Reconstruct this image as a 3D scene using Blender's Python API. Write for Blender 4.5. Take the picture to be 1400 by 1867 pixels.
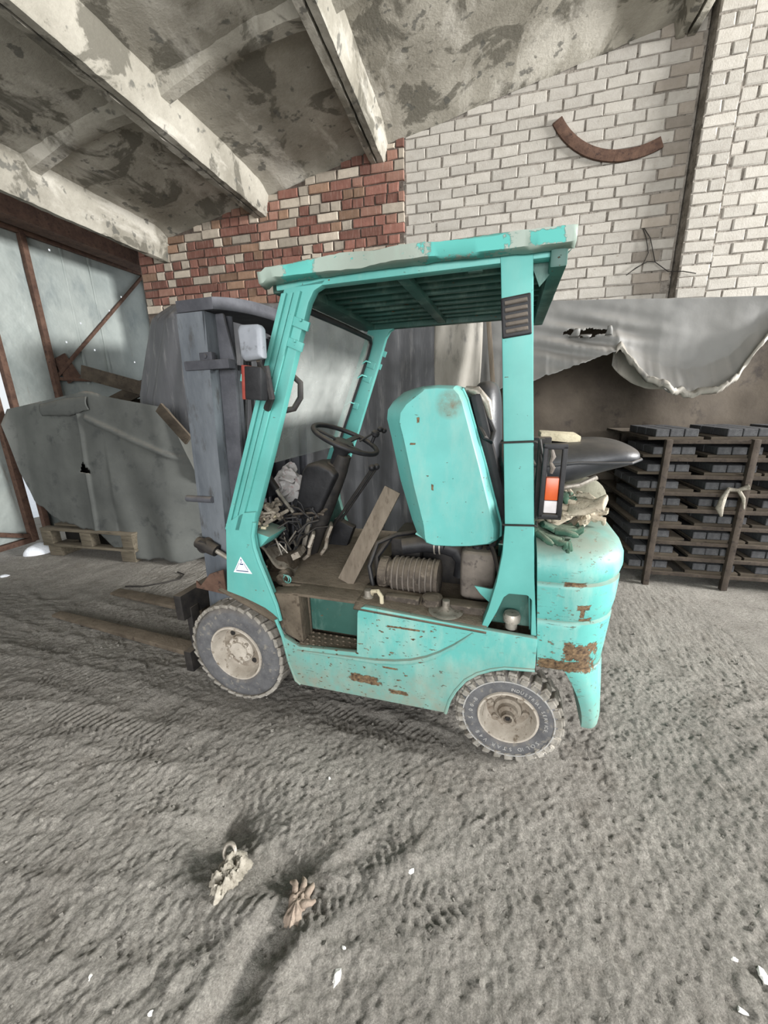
import bpy, bmesh, math, random
import numpy as np
from mathutils import Vector, Matrix, noise
random.seed(7); RNG = np.random.RandomState(5)
for o in list(bpy.data.objects): bpy.data.objects.remove(o)
SC = bpy.context.scene; COL = SC.collection
R = math.radians

# ------------------------------------------------------------------ camera, sky, lights, exposure
CAM_H, PITCH, ROLL, YAW, FPX = 1.57, R(15.6), R(-1.4), R(-14.2), 712.0
def camera():
    cp, sp = math.cos(PITCH), math.sin(PITCH)
    f = Vector((math.sin(YAW)*cp, math.cos(YAW)*cp, -sp)); r = Vector((math.cos(YAW), -math.sin(YAW), 0)); u = r.cross(f)
    c, s = math.cos(ROLL), math.sin(ROLL)
    r2 = c*r + s*u; u2 = -s*r + c*u
    cd = bpy.data.cameras.new('camera'); o = bpy.data.objects.new('camera', cd); COL.objects.link(o)
    m = Matrix((r2, u2, -f)).transposed().to_4x4(); m.translation = (0, 0, CAM_H); o.matrix_world = m
    cd.sensor_fit = 'HORIZONTAL'; cd.sensor_width = 36; cd.lens = FPX/1400*36; cd.clip_start = .02
    SC.camera = o
camera()
W = bpy.data.worlds.new('overcast_sky'); SC.world = W; W.use_nodes = True
bg = W.node_tree.nodes['Background']; bg.inputs[0].default_value = (.93, .97, 1, 1); bg.inputs[1].default_value = .62
def area(name, loc, target, sx, sy, power, col=(1, 1, 1)):
    l = bpy.data.lights.new(name, 'AREA'); l.shape = 'RECTANGLE'; l.size = sx; l.size_y = sy; l.energy = power; l.color = col
    o = bpy.data.objects.new(name, l); COL.objects.link(o); o.location = loc
    o.rotation_euler = (Vector(target)-Vector(loc)).to_track_quat('-Z', 'Y').to_euler()
    return o
area('daylight_window', (11.5, 2.3, 4.0), (-2, 3.2, 3.4), 3.6, 1.4, 2600, (1, .99, .97))
area('daylight_entrance', (.8, -5.5, 2.3), (-.6, 2.5, .8), 5.0, 3.0, 430, (1, 1, 1))
SC.view_settings.view_transform = 'Standard'; SC.view_settings.look = 'None'
SC.view_settings.exposure = 0.6; SC.view_settings.gamma = 1.0; SC.view_settings.use_curve_mapping = False

# ------------------------------------------------------------------ materials
def srgb(r, g, b):
    return tuple(((c/255)/12.92 if c/255 <= .04045 else ((c/255+.055)/1.055)**2.4) for c in (r, g, b)) + (1,)
class Mat:
    def __init__(s, name):
        s.m = bpy.data.materials.new(name); s.m.use_nodes = True; s.t = s.m.node_tree; s.b = s.t.nodes['Principled BSDF']
        s.b.inputs['Specular IOR Level'].default_value = .3
        s.co = s.t.nodes.new('ShaderNodeTexCoord').outputs['Object']
    def n(s, typ, **kw):
        x = s.t.nodes.new(typ)
        for k, v in kw.items():
            if k[0] == 'i':
                sk = x.inputs[int(k[1:])]
                if hasattr(v, 'is_linked'): s.t.links.new(v, sk)
                else: sk.default_value = v
            else: setattr(x, k, v)
        return x
    def mapped(s, scale=(1, 1, 1), loc=(0, 0, 0)): return s.n('ShaderNodeMapping', i0=s.co, i1=loc, i3=scale).outputs[0]
    def noise(s, scale, detail=4, rough=.55, co=None, dist=0):
        return s.n('ShaderNodeTexNoise', i0=co or s.co, i2=scale, i3=detail, i4=rough, i8=dist).outputs[0]
    def ramp(s, f, a, b, lo=0., hi=1.): return s.n('ShaderNodeMapRange', i0=f, i1=a, i2=b, i3=lo, i4=hi, clamp=True).outputs[0]
    def math(s, op, a, b=0.): return s.n('ShaderNodeMath', operation=op, i0=a, i1=b).outputs[0]
    def mix(s, f, a, b):
        x = s.t.nodes.new('ShaderNodeMix'); x.data_type = 'RGBA'
        for i, v in ((0, f), (6, a), (7, b)):
            if hasattr(v, 'is_linked'): s.t.links.new(v, x.inputs[i])
            else: x.inputs[i].default_value = v
        return x.outputs[2]
    def mul(s, a, b):
        x = s.t.nodes.new('ShaderNodeMix'); x.data_type = 'RGBA'; x.blend_type = 'MULTIPLY'; x.inputs[0].default_value = 1
        for i, v in ((6, a), (7, b)):
            if hasattr(v, 'is_linked'): s.t.links.new(v, x.inputs[i])
            else: x.inputs[i].default_value = v
        return x.outputs[2]
    def bump(s, h, dist, strength=1.):
        x = s.n('ShaderNodeBump', i0=strength, i1=dist); s.t.links.new(h, x.inputs['Height']); s.t.links.new(x.outputs[0], s.b.inputs['Normal'])
    def set(s, col=None, rough=.8, metal=0., spec=None):
        for k, v in (('Base Color', col), ('Roughness', rough), ('Metallic', metal)):
            if v is None: continue
            if hasattr(v, 'is_linked'): s.t.links.new(v, s.b.inputs[k])
            else: s.b.inputs[k].default_value = v
        if spec is not None: s.b.inputs['Specular IOR Level'].default_value = spec
        return s.m
    def up(s):   # how far a surface faces the sky: where dust settles
        g = s.n('ShaderNodeNewGeometry').outputs['Normal']
        return s.n('ShaderNodeSeparateXYZ', i0=g).outputs[2]
DUST = srgb(140, 128, 112)
def mottled(name, c1, c2, c3=None, scale=6, rough=.85, bump=.004, dust=0., metal=0., bscale=None, stretch=(1, 1, 1), spec=.25, detail=6):
    m = Mat(name); co = m.mapped(stretch)
    f = m.ramp(m.noise(scale, detail, .62, co), .34, .66)
    col = m.mix(f, srgb(*c1), srgb(*c2))
    if c3: col = m.mix(m.ramp(m.noise(scale*2.7, 5, .65, m.mapped(stretch, (7, 3, 1))), .56, .68), col, srgb(*c3))
    if dust:
        d = m.math('MULTIPLY', m.ramp(m.up(), .2, .95), m.ramp(m.noise(9, 5), .3, .6, .4, 1.))
        col = m.mix(m.math('MULTIPLY', d, dust), col, DUST)
    if bump: m.bump(m.noise(bscale or scale*6, 6, .65, co), bump)
    return m.set(col, rough, metal, spec)
def teal(name, patches=(), dust=.75, chips=.06, base=(95, 170, 163), film=.3, pcol=None, splash=0., soil=()):
    """painted steel: dust on what faces up, small chips, streaked scrapes, and the rust patches of that panel (x0,x1,z0,z1)"""
    m = Mat(name)
    f = m.ramp(m.noise(3.2, 5, .6), .3, .72)
    col = m.mix(f, srgb(*base), srgb(base[0]-14, base[1]-20, base[2]-20))
    col = m.mix(m.math('MULTIPLY', m.ramp(m.noise(7, 8, .7, m.mapped((1, 1, .35))), .5, .72), film), col, srgb(156, 182, 170))
    d = m.math('MULTIPLY', m.ramp(m.up(), .15, .85), m.ramp(m.noise(8, 5), .25, .6, .45, 1.))
    col = m.mix(m.math('MULTIPLY', d, dust), col, srgb(126, 120, 106))
    if splash:
        z_ = m.n('ShaderNodeSeparateXYZ', i0=m.co).outputs[2]
        col = m.mix(m.math('MULTIPLY', m.ramp(m.math('ADD', z_, m.math('MULTIPLY', m.math('SUBTRACT', m.noise(6, 6, .65), .5), .5)), .2, .55, splash, 0), m.ramp(m.noise(22, 5, .7), .3, .6, .5, 1.)), col, srgb(140, 132, 116))
    grit = m.math('ADD', m.math('MULTIPLY', m.noise(38, 6, .7), .6), m.math('MULTIPLY', m.noise(13, 4, .6), .4))
    for (x0, x1, z0, z1) in soil:
        sep = m.n('ShaderNodeSeparateXYZ', i0=m.co).outputs
        dx = m.math('DIVIDE', m.math('SUBTRACT', sep[0], (x0+x1)/2), (x1-x0)/2); dz = m.math('DIVIDE', m.math('SUBTRACT', sep[2], (z0+z1)/2), (z1-z0)/2)
        k = m.math('ADD', m.math('MULTIPLY', dx, dx), m.math('MULTIPLY', dz, dz))
        col = m.mix(m.math('MULTIPLY', m.ramp(k, .1, 1.2, 1, 0), m.ramp(grit, .38, .6, .25, .95)), col, srgb(104, 96, 76))
    mask = None
    for (x0, x1, z0, z1) in patches:
        sep = m.n('ShaderNodeSeparateXYZ', i0=m.co).outputs
        dx = m.math('DIVIDE', m.math('ABSOLUTE', m.math('SUBTRACT', sep[0], (x0+x1)/2)), abs(x1-x0)/2)
        dz = m.math('DIVIDE', m.math('ABSOLUTE', m.math('SUBTRACT', sep[2], (z0+z1)/2)), abs(z1-z0)/2)
        k = m.math('MAXIMUM', dx, dz)
        k = m.ramp(m.math('ADD', k, m.math('MULTIPLY', m.math('SUBTRACT', grit, .5), 2.6)), .84, .95, 1, 0)
        mask = k if mask is None else m.math('MAXIMUM', mask, k)
    small = m.ramp(m.noise(30, 3, .6, m.mapped((1, 1, 1.9), (4, 2, 9))), .735-chips, .75-chips)
    scr = m.ramp(m.noise(16, 6, .75, m.mapped((.8, .8, 7), (1, 5, 3))), .75-chips, .77-chips)
    area_ = m.ramp(m.noise(2.2, 2, .5, m.mapped((1, 1, 1), (3, 1, 8))), .36, .55)
    small = m.math('MULTIPLY', m.math('MAXIMUM', small, scr), area_)
    mask = small if mask is None else m.math('MAXIMUM', mask, small)
    rust = m.mix(m.ramp(m.noise(60, 4, .7), .35, .65), srgb(56, 44, 34), srgb(124, 102, 76))
    col = m.mix(mask, col, srgb(*pcol) if pcol else rust)
    m.bump(m.math('SUBTRACT', m.math('MULTIPLY', m.noise(14, 5, .6), .25), m.math('MULTIPLY', mask, .6)), .002)
    return m.set(col, m.ramp(mask, 0, 1, .48, .9), 0, .35)

M = {}
M['teal'] = teal('teal_paint'); M['teal_post'] = teal('teal_paint_clean', dust=.3, chips=.02, film=.12)
M['teal_roof'] = teal('teal_paint_dusty', patches=[(.14, .44, 2.015, 2.08), (.82, .97, 2.015, 2.07), (.0, .11, 2.02, 2.06)], dust=.8, base=(150, 166, 156), film=.35, chips=.05, pcol=(92, 172, 164))
M['teal_dark'] = teal('teal_paint_dark', base=(54, 92, 84), dust=.3, film=.35, chips=.05)  # darker teal for roof underside, step recess, far cowl and far beam
M['teal_body'] = teal('teal_paint_body', patches=[(.63, .79, .29, .34), (.49, .59, .265, .29), (.42, .60, .612, .622), (.55, .62, .395, .405)], chips=.097, film=.6, splash=.75)
M['teal_cw'] = teal('teal_paint_counterweight', patches=[(-.255, -.125, .55, .64), (-.26, -.03, .50, .562), (-.21, -.155, .79, .815), (-.19, -.17, .75, .8), (-.215, -.165, .735, .757), (-.19, -.105, .888, .905)], chips=.115, film=.55, splash=.5)
M['teal_hood'] = teal('teal_paint_hood', patches=[(.484, .497, 1.485, 1.51), (.422, .434, 1.20, 1.232), (.50, .525, 1.396, 1.404)], soil=[(.30, .42, 1.50, 1.62)], dust=.5, chips=.035, base=(100, 178, 172), film=.34)
M['rubber'] = mottled('dusty_rubber', (82, 82, 84), (106, 106, 107), (128, 124, 116), 14, .9, .003, .5)
M['rubber_tread'] = mottled('dusty_tread', (120, 116, 108), (168, 163, 154), (92, 90, 88), 16, .95, .004, .3)
M['letter'] = mottled('worn_lettering', (150, 150, 148), (176, 174, 170), None, 30, .9, 0)
M['rim'] = mottled('dusty_rim', (158, 150, 138), (188, 180, 168), (110, 98, 84), 12, .8, .002, .2)
M['hub'] = mottled('dirty_hub', (112, 102, 90), (150, 142, 130), (80, 68, 58), 20, .8, .002)
M['mast'] = mottled('blue_grey_mast', (78, 83, 89), (106, 111, 116), (74, 75, 76), 7, .6, .002, .5, .15, None, (1, 1, .3))
M['mast_dark'] = mottled('dark_mast', (62, 63, 68), (84, 85, 90), None, 8, .65, .002, .5, .1)
M['black'] = mottled('black_plastic', (26, 26, 28), (40, 40, 42), None, 12, .5, .001, .35)
M['black_metal'] = mottled('black_steel', (30, 29, 30), (52, 49, 46), None, 14, .6, .001, .4)
M['grime'] = mottled('oily_grime', (44, 38, 32), (78, 68, 56), (100, 92, 80), 9, .8, .006, .5)
M['floor_grime'] = mottled('dusty_floor_plate', (74, 66, 56), (106, 96, 83), (62, 53, 44), 7, .9, .006, .4)
M['vinyl'] = mottled('black_vinyl', (34, 36, 40), (50, 52, 56), None, 9, .45, .001, .25, 0, None, (1, 1, 1), .5)
M['air_filter'] = mottled('dusty_black_housing', (52, 47, 42), (86, 78, 70), (112, 103, 92), 13, .8, .002, .6)
M['tank'] = mottled('grey_plastic_tank', (92, 86, 80), (116, 108, 100), (76, 70, 66), 9, .7, .002, .5)
M['steel'] = mottled('bare_steel', (128, 122, 112), (168, 162, 152), (90, 80, 70), 15, .45, .001, .2, .5)
M['lens_orange'] = mottled('orange_lens', (184, 74, 28), (198, 92, 40), None, 20, .3, 0, 0, 0, None, (1, 1, 1), .5)
M['lens_clear'] = mottled('dusty_clear_lens', (176, 172, 172), (200, 196, 196), None, 20, .3, 0)
M['lens_red'] = mottled('red_lens', (120, 46, 40), (140, 66, 56), None, 20, .35, 0)
M['mirror'] = mottled('dusty_mirror_back', (122, 126, 132), (142, 146, 152), (100, 102, 106), 9, .5, 0)
M['rust'] = mottled('rust', (74, 56, 48), (98, 76, 64), (56, 44, 40), 12, .9, .003)
M['rack_steel'] = mottled('rusty_rack_steel', (60, 53, 47), (80, 71, 63), (48, 42, 39), 12, .85, .002, .4)
M['board'] = mottled('grey_board', (54, 48, 41), (78, 70, 60), (44, 39, 34), 7, .92, .003, .4, 0, None, (.4, 4, 1))
M['wood'] = mottled('weathered_wood', (100, 91, 80), (120, 110, 98), (90, 80, 70), 5, .9, .003, .2, 0, None, (6, 6, .5))
M['pallet_wood'] = mottled('dirty_pallet_wood', (84, 78, 66), (112, 104, 90), (64, 58, 50), 5, .92, .004, .3, 0, None, (.5, 6, 6))
M['block'] = mottled('concrete_block', (66, 66, 68), (86, 86, 87), (54, 54, 56), 30, .95, .002)
M['tarp'] = mottled('grey_tarpaulin', (76, 77, 80), (90, 91, 94), (112, 112, 113), 3.0, .4, .003, .25, 0, 7, (2.4, 2.4, .28), .4)  # pale upright streaks: light glowing through the sheet, painted into the colour
M['tarp_pale'] = mottled('pale_tarpaulin', (112, 112, 110), (124, 123, 120), None, 1.6, .7, .003, .2, 0, 7, (1, 1, 1), .4)
M['tarp_canvas'] = mottled('canvas_tarpaulin', (74, 76, 74), (88, 90, 87), (66, 68, 67), 2.0, .85, .002, .3, 0, 14)
M['tarp_inner'] = mottled('brown_backing_sheet', (62, 55, 48), (84, 76, 66), (50, 44, 40), 1.6, .8, .004, 0, 0, 8)
M['fold'] = mottled('dusty_fold', (128, 124, 116), (164, 160, 152), (106, 104, 100), 3.5, .7, .003, 0, 0, 12, (1, 1, .3))
M['void'] = mottled('dark_load', (26, 24, 22), (38, 35, 32), None, 5, .95, 0)
M['snow'] = mottled('snow', (226, 230, 236), (240, 243, 248), None, 8, .8, .01)
M['glove_green'] = mottled('green_glove', (42, 70, 58), (62, 92, 76), (96, 112, 96), 25, .9, .002, .3)
M['glove_beige'] = mottled('dirty_cotton_glove', (150, 140, 122), (182, 172, 154), (110, 102, 90), 22, .95, .003)
M['glove_brown'] = mottled('brown_leather_glove', (128, 114, 102), (152, 138, 124), (108, 98, 88), 22, .9, .003)
M['rag'] = mottled('grey_rag', (128, 122, 110), (164, 158, 146), (96, 90, 80), 30, .95, .004)
M['paper'] = mottled('white_scrap', (214, 212, 206), (232, 230, 226), None, 30, .8, 0)
M['plastic_bag'] = mottled('pale_plastic_bag', (168, 164, 162), (198, 196, 194), (170, 140, 138), 18, .4, .004)
M['sticker_white'] = mottled('sticker_white', (222, 228, 236), (236, 240, 244), None, 30, .4, 0)
M['sticker_blue'] = mottled('sticker_navy', (38, 52, 92), (48, 62, 100), None, 30, .5, 0)
M['cream'] = mottled('cream_foam', (182, 172, 146), (206, 196, 170), (150, 140, 118), 16, .9, .004)
M['olive'] = mottled('grey_plate', (122, 120, 104), (142, 140, 124), (98, 94, 80), 8, .8, .002)
M['cable'] = mottled('black_cable', (36, 34, 32), (52, 49, 46), None, 20, .7, 0)

def m_concrete():
    m = Mat('stained_concrete')
    col = m.mix(m.ramp(m.noise(1.4, 7, .62), .36, .66), srgb(130, 126, 115), srgb(172, 168, 157))
    blot = m.ramp(m.noise(2.0, 6, .62, m.mapped((1, 1, 1), (5, 2, 0)), .6), .53, .57)
    col = m.mix(m.math('MULTIPLY', blot, .85), col, srgb(98, 95, 86))
    pale = m.ramp(m.noise(1.9, 6, .65, m.mapped((1, .4, 1), (1, 9, 4)), .4), .54, .62)
    col = m.mix(m.math('MULTIPLY', pale, .65), col, srgb(196, 192, 182))
    spot = m.ramp(m.noise(9, 3, .5, m.mapped((1, 1, 1), (8, 4, 2))), .63, .68)
    col = m.mix(m.math('MULTIPLY', spot, .7), col, srgb(84, 84, 80))
    col = m.mul(col, m.mix(m.noise(45, 5, .75), (.78, .78, .78, 1), (1.12, 1.12, 1.12, 1)))
    m.bump(m.noise(30, 7, .7), .006)
    return m.set(col, .92, 0, .2)
M['concrete'] = m_concrete()
def m_brick(name, white):
    m = Mat(name)
    oi = m.n('ShaderNodeObjectInfo'); c = oi.outputs['Color']
    rnd = m.n('ShaderNodeVectorMath', operation='ADD', i0=m.co, i1=m.n('ShaderNodeCombineXYZ', i0=m.math('MULTIPLY', oi.outputs['Random'], 40.)).outputs[0]).outputs[0]
    f = m.noise(14, 6, .65, rnd)
    if white:
        col = m.mul(c, m.mix(m.ramp(f, .3, .7), (.84, .83, .81, 1), (1.03, 1.03, 1.03, 1)))
        col = m.mix(m.math('MULTIPLY', m.ramp(m.noise(26, 4, .7, rnd), .62, .7), .6), col, srgb(128, 120, 108))
    else:
        col = m.mul(c, m.mix(m.ramp(f, .3, .7), (.8, .8, .8, 1), (1.12, 1.12, 1.12, 1)))
        str_ = m.noise(40, 3, .6, m.n('ShaderNodeMapping', i0=rnd, i3=(1, 1, .12)).outputs[0])
        col = m.mix(m.math('MULTIPLY', m.ramp(str_, .5, .75), .3), col, srgb(176, 158, 146))
    m.bump(m.noise(60, 6, .7, rnd), .004)
    return m.set(col, .95, 0, .15)
M['brick_white'] = m_brick('limewashed_brick', True); M['brick_red'] = m_brick('red_brick', False)
M['mortar_white'] = mottled('grey_mortar', (112, 106, 98), (156, 150, 142), (66, 60, 54), 11, .95, .01)
M['mortar_red'] = mottled('dark_mortar', (76, 68, 62), (104, 94, 86), (56, 50, 46), 18, .95, .01)
def m_sheet():
    m = Mat('galvanised_sheet')
    col = m.mix(m.ramp(m.noise(1.3, 6, .6), .35, .68), srgb(128, 136, 134), srgb(158, 164, 160))
    col = m.mix(m.math('MULTIPLY', m.ramp(m.noise(3, 6, .65, m.mapped((1, 1, .5), (3, 2, 2))), .54, .7), .6), col, srgb(104, 114, 116))
    col = m.mix(m.math('MULTIPLY', m.ramp(m.noise(5, 5, .7, m.mapped((1, 1, .2), (9, 2, 2))), .62, .7), .5), col, srgb(110, 96, 82))
    m.bump(m.noise(5, 3, .5), .02)
    return m.set(col, .55, .15, .4)
M['sheet'] = m_sheet()
def m_ground():
    m = Mat('packed_dirt')
    col = m.mix(m.ramp(m.noise(.9, 7, .62), .36, .66), srgb(160, 155, 147), srgb(186, 181, 172))
    col = m.mix(m.math('MULTIPLY', m.ramp(m.noise(5, 6, .65, m.mapped((1, 1, 1), (3, 8, 1))), .52, .7), .5), col, srgb(130, 123, 113))
    col = m.mul(col, m.mix(m.ramp(m.noise(48, 6, .8), .3, .7), (.60, .60, .60, 1), (1.2, 1.2, 1.2, 1)))
    col = m.mul(col, m.mix(m.ramp(m.noise(170, 3, .6), .32, .68), (.72, .72, .72, 1), (1.18, 1.18, 1.18, 1)))
    col = m.mix(m.math('MULTIPLY', m.ramp(m.noise(150, 3, .6), .66, .74), .45), col, srgb(186, 180, 170))
    h = m.math('ADD', m.math('MULTIPLY', m.noise(26, 8, .82), .5), m.math('MULTIPLY', m.noise(120, 5, .8), .5))
    m.bump(h, .04)
    return m.set(col, .97, 0, .1)
M['ground'] = m_ground()
def m_glass():
    m = Mat('dusty_glass'); t = m.t
    out = [n for n in t.nodes if n.type == 'OUTPUT_MATERIAL'][0]
    tr = t.nodes.new('ShaderNodeBsdfTransparent'); tr.inputs[0].default_value = (.92, .95, .94, 1)
    mx = t.nodes.new('ShaderNodeMixShader')
    f = m.ramp(m.noise(3.2, 5, .6), .3, .7, .10, .42)
    t.links.new(f, mx.inputs[0]); t.links.new(tr.outputs[0], mx.inputs[1]); t.links.new(m.b.outputs[0], mx.inputs[2]); t.links.new(mx.outputs[0], out.inputs[0])
    return m.set(srgb(206, 208, 204), .5, 0, .4)
M['glass'] = m_glass()

# ------------------------------------------------------------------ mesh helpers
def link(name, me, mat, parent=None):
    o = bpy.data.objects.new(name, me); COL.objects.link(o)
    if mat is not None and not me.materials: me.materials.append(M[mat] if isinstance(mat, str) else mat)
    if parent: o.parent = parent
    return o
def tag(o, label=None, cat=None, group=None, kind=None):
    for k, v in (('label', label), ('category', cat), ('group', group), ('kind', kind)):
        if v: o[k] = v
    return o
class MB:
    def __init__(s): s.v = []; s.f = []
    def add(s, vs, fs):
        b = len(s.v); s.v += [tuple(p) for p in vs]; s.f += [tuple(i+b for i in f) for f in fs]; return s
    def box(s, c, d, rot=None, top=None):
        x, y, z = d[0]/2, d[1]/2, d[2]/2; tx, ty = top or (1, 1)
        P = [Vector(p) for p in ((-x, -y, -z), (x, -y, -z), (x, y, -z), (-x, y, -z), (-x*tx, -y*ty, z), (x*tx, -y*ty, z), (x*tx, y*ty, z), (-x*tx, y*ty, z))]
        if rot is not None:
            q = rot if isinstance(rot, Matrix) else Matrix.Rotation(rot[2], 3, 'Z') @ Matrix.Rotation(rot[1], 3, 'Y') @ Matrix.Rotation(rot[0], 3, 'X')
            P = [q @ p for p in P]
        return s.add([p+Vector(c) for p in P], [(0, 3, 2, 1), (4, 5, 6, 7), (0, 1, 5, 4), (1, 2, 6, 5), (2, 3, 7, 6), (3, 0, 4, 7)])
    def bar(s, a, b, w, h, upv=(0, 0, 1)):
        a, b = Vector(a), Vector(b); d = (b-a); L = d.length; d.normalize(); u = Vector(upv); r = d.cross(u)
        if r.length < 1e-4: r = d.cross(Vector((0, 1, 0)))
        r.normalize(); u = r.cross(d)
        return s.box((a+b)/2, (L, w, h), Matrix((d, -r, u)).transposed())
    def prism(s, pts, y0, y1):           # (x, z) outline pushed through y
        n = len(pts); A = sum(pts[i][0]*pts[(i+1) % n][1]-pts[(i+1) % n][0]*pts[i][1] for i in range(n))
        if A < 0: pts = pts[::-1]
        return s.add([(x, y0, z) for x, z in pts]+[(x, y1, z) for x, z in pts], [tuple(range(n)), tuple(range(2*n-1, n-1, -1))]+[(i+n, (i+1) % n+n, (i+1) % n, i) for i in range(n)])
    def loft(s, rings, cap=True):
        n = len(rings[0]); b = [p for r in rings for p in r]; fs = []
        for k in range(len(rings)-1):
            for i in range(n): j = (i+1) % n; fs.append((k*n+i, k*n+j, (k+1)*n+j, (k+1)*n+i))
        if cap: fs += [tuple(range(n-1, -1, -1)), tuple(range((len(rings)-1)*n, len(rings)*n))]
        return s.add(b, fs)
    def tube(s, pts, r, n=8, closed=False):
        pts = [Vector(p) for p in pts]; rs = r if isinstance(r, (list, tuple)) else [r]*len(pts); rings = []; prev = None
        for i, p in enumerate(pts):
            if closed: d = pts[(i+1) % len(pts)]-pts[i-1]
            else: d = pts[min(i+1, len(pts)-1)]-pts[max(i-1, 0)]
            d.normalize()
            if prev is None: prev = d.orthogonal()
            a = prev-d*prev.dot(d); a.normalize(); prev = a; c = d.cross(a)
            rings.append([p+(a*math.cos(t)+c*math.sin(t))*rs[i] for t in (2*math.pi*k/n for k in range(n))])
        if closed: rings.append(rings[0])
        return s.loft(rings, not closed)
    def lathe(s, prof, c=(0, 0, 0), axis='y', n=40, cap=True):   # profile of (radius, distance along the axis)
        rings = []
        for r, h in prof:
            ring = []
            for k in range(n):
                t = 2*math.pi*k/n; a, b = r*math.cos(t), r*math.sin(t)
                p = {'y': (a, h, b), 'x': (h, a, b), 'z': (a, b, h)}[axis]
                ring.append((p[0]+c[0], p[1]+c[1], p[2]+c[2]))
            rings.append(ring)
        return s.loft(rings, cap)
    def ell(s, c, r, n=10, m=7):
        return s.lathe([(max(1e-4, math.sin(math.pi*k/m))*1.0, -math.cos(math.pi*k/m)) for k in range(m+1)], (0, 0, 0), 'z', n)._scale(n*(m+1), c, r)
    def _scale(s, k, c, r):
        for i in range(len(s.v)-k, len(s.v)): p = s.v[i]; s.v[i] = (p[0]*r[0]+c[0], p[1]*r[1]+c[1], p[2]*r[2]+c[2])
        return s
    def grid(s, nu, nv, f, skip=None):
        vs = [f(i/(nu-1), j/(nv-1)) for j in range(nv) for i in range(nu)]; fs = []
        for j in range(nv-1):
            for i in range(nu-1):
                if skip and skip((i+.5)/(nu-1), (j+.5)/(nv-1)): continue
                a = j*nu+i; fs.append((a, a+1, a+nu+1, a+nu))
        return s.add(vs, fs)
    def jitter(s, amp, freq=20):
        for i, p in enumerate(s.v): q = noise.noise_vector(Vector(p)*freq); s.v[i] = (p[0]+q[0]*amp, p[1]+q[1]*amp, p[2]+q[2]*amp)
        return s
    def mesh(s, name, smooth=40, bevel=0, seg=2, xf=None, weld=True):
        me = bpy.data.meshes.new(name); bm = bmesh.new()
        vs = [bm.verts.new(xf @ Vector(p) if xf else p) for p in s.v]
        for f in s.f:
            try: bm.faces.new([vs[i] for i in f])
            except ValueError: pass
        if weld: bmesh.ops.remove_doubles(bm, verts=bm.verts, dist=1e-5)
        bmesh.ops.recalc_face_normals(bm, faces=bm.faces)
        if bevel:
            es = [e for e in bm.edges if len(e.link_faces) == 2 and e.calc_face_angle(0) > R(30)]
            bmesh.ops.bevel(bm, geom=es, offset=bevel, segments=seg, profile=.6, affect='EDGES', clamp_overlap=True)
        bm.to_mesh(me); bm.free()
        if smooth:
            me.polygons.foreach_set('use_smooth', [True]*len(me.polygons)); me.set_sharp_from_angle(angle=R(smooth))
        return me
    def build(s, name, mat, parent=None, smooth=40, bevel=0, seg=2, xf=None, solid=0, sub=0, top=False):
        """top=True: the origin goes to the middle of the thing's base"""
        me = s.mesh(name, smooth, bevel, seg, xf); o = link(name, me, mat, parent)
        if top:
            co = np.empty(len(me.vertices)*3); me.vertices.foreach_get('co', co); co = co.reshape(-1, 3)
            lo, hi = co.min(0), co.max(0); c = Vector(((lo[0]+hi[0])/2, (lo[1]+hi[1])/2, lo[2]))
            me.transform(Matrix.Translation(-c)); o.location = c
        if sub: md = o.modifiers.new('subsurf', 'SUBSURF'); md.levels = md.render_levels = sub
        if solid: md = o.modifiers.new('solid', 'SOLIDIFY'); md.thickness = solid; md.offset = 0
        return o
def empty(name, loc=(0, 0, 0), rz=0):
    o = bpy.data.objects.new(name, None); COL.objects.link(o); o.location = loc; o.rotation_euler = (0, 0, rz); o.empty_display_size = .1
    return o
def fbm(x, y, z, f, oc=4): return noise.fractal(Vector((x*f, y*f, z*f)), .7, 2.1, oc)
def interp(x, xs, ys): return float(np.interp(x, xs, ys))

# ------------------------------------------------------------------ ground
def vnoise(X, Y, f, seed):
    r = np.random.RandomState(seed).rand(256, 256); ca, sa = math.cos(seed*1.7), math.sin(seed*1.7)
    wx, wy = X+.3/f*np.sin(Y*f*1.3+seed), Y+.3/f*np.sin(X*f*1.1+seed*2)
    x = (wx*ca-wy*sa)*f+1000.3; y = (wx*sa+wy*ca)*f+1000.7
    xi = np.floor(x).astype(int); yi = np.floor(y).astype(int); fx = x-xi; fy = y-yi
    fx = fx*fx*(3-2*fx); fy = fy*fy*(3-2*fy); g = lambda a, b: r[a % 256, b % 256]
    return (g(xi, yi)*(1-fx)+g(xi+1, yi)*fx)*(1-fy)+(g(xi, yi+1)*(1-fx)+g(xi+1, yi+1)*fx)*fy - .5
A_F = R(3.6); U = np.array([-math.cos(A_F), math.sin(A_F)]); V = np.array([-math.sin(A_F), -math.cos(A_F)])
O_F = np.array([.2504, 1.977])
FM = Matrix.Translation((O_F[0], O_F[1], 0)) @ Matrix.Rotation(math.pi-A_F, 4, 'Z')     # forklift frame -> hall
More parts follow.
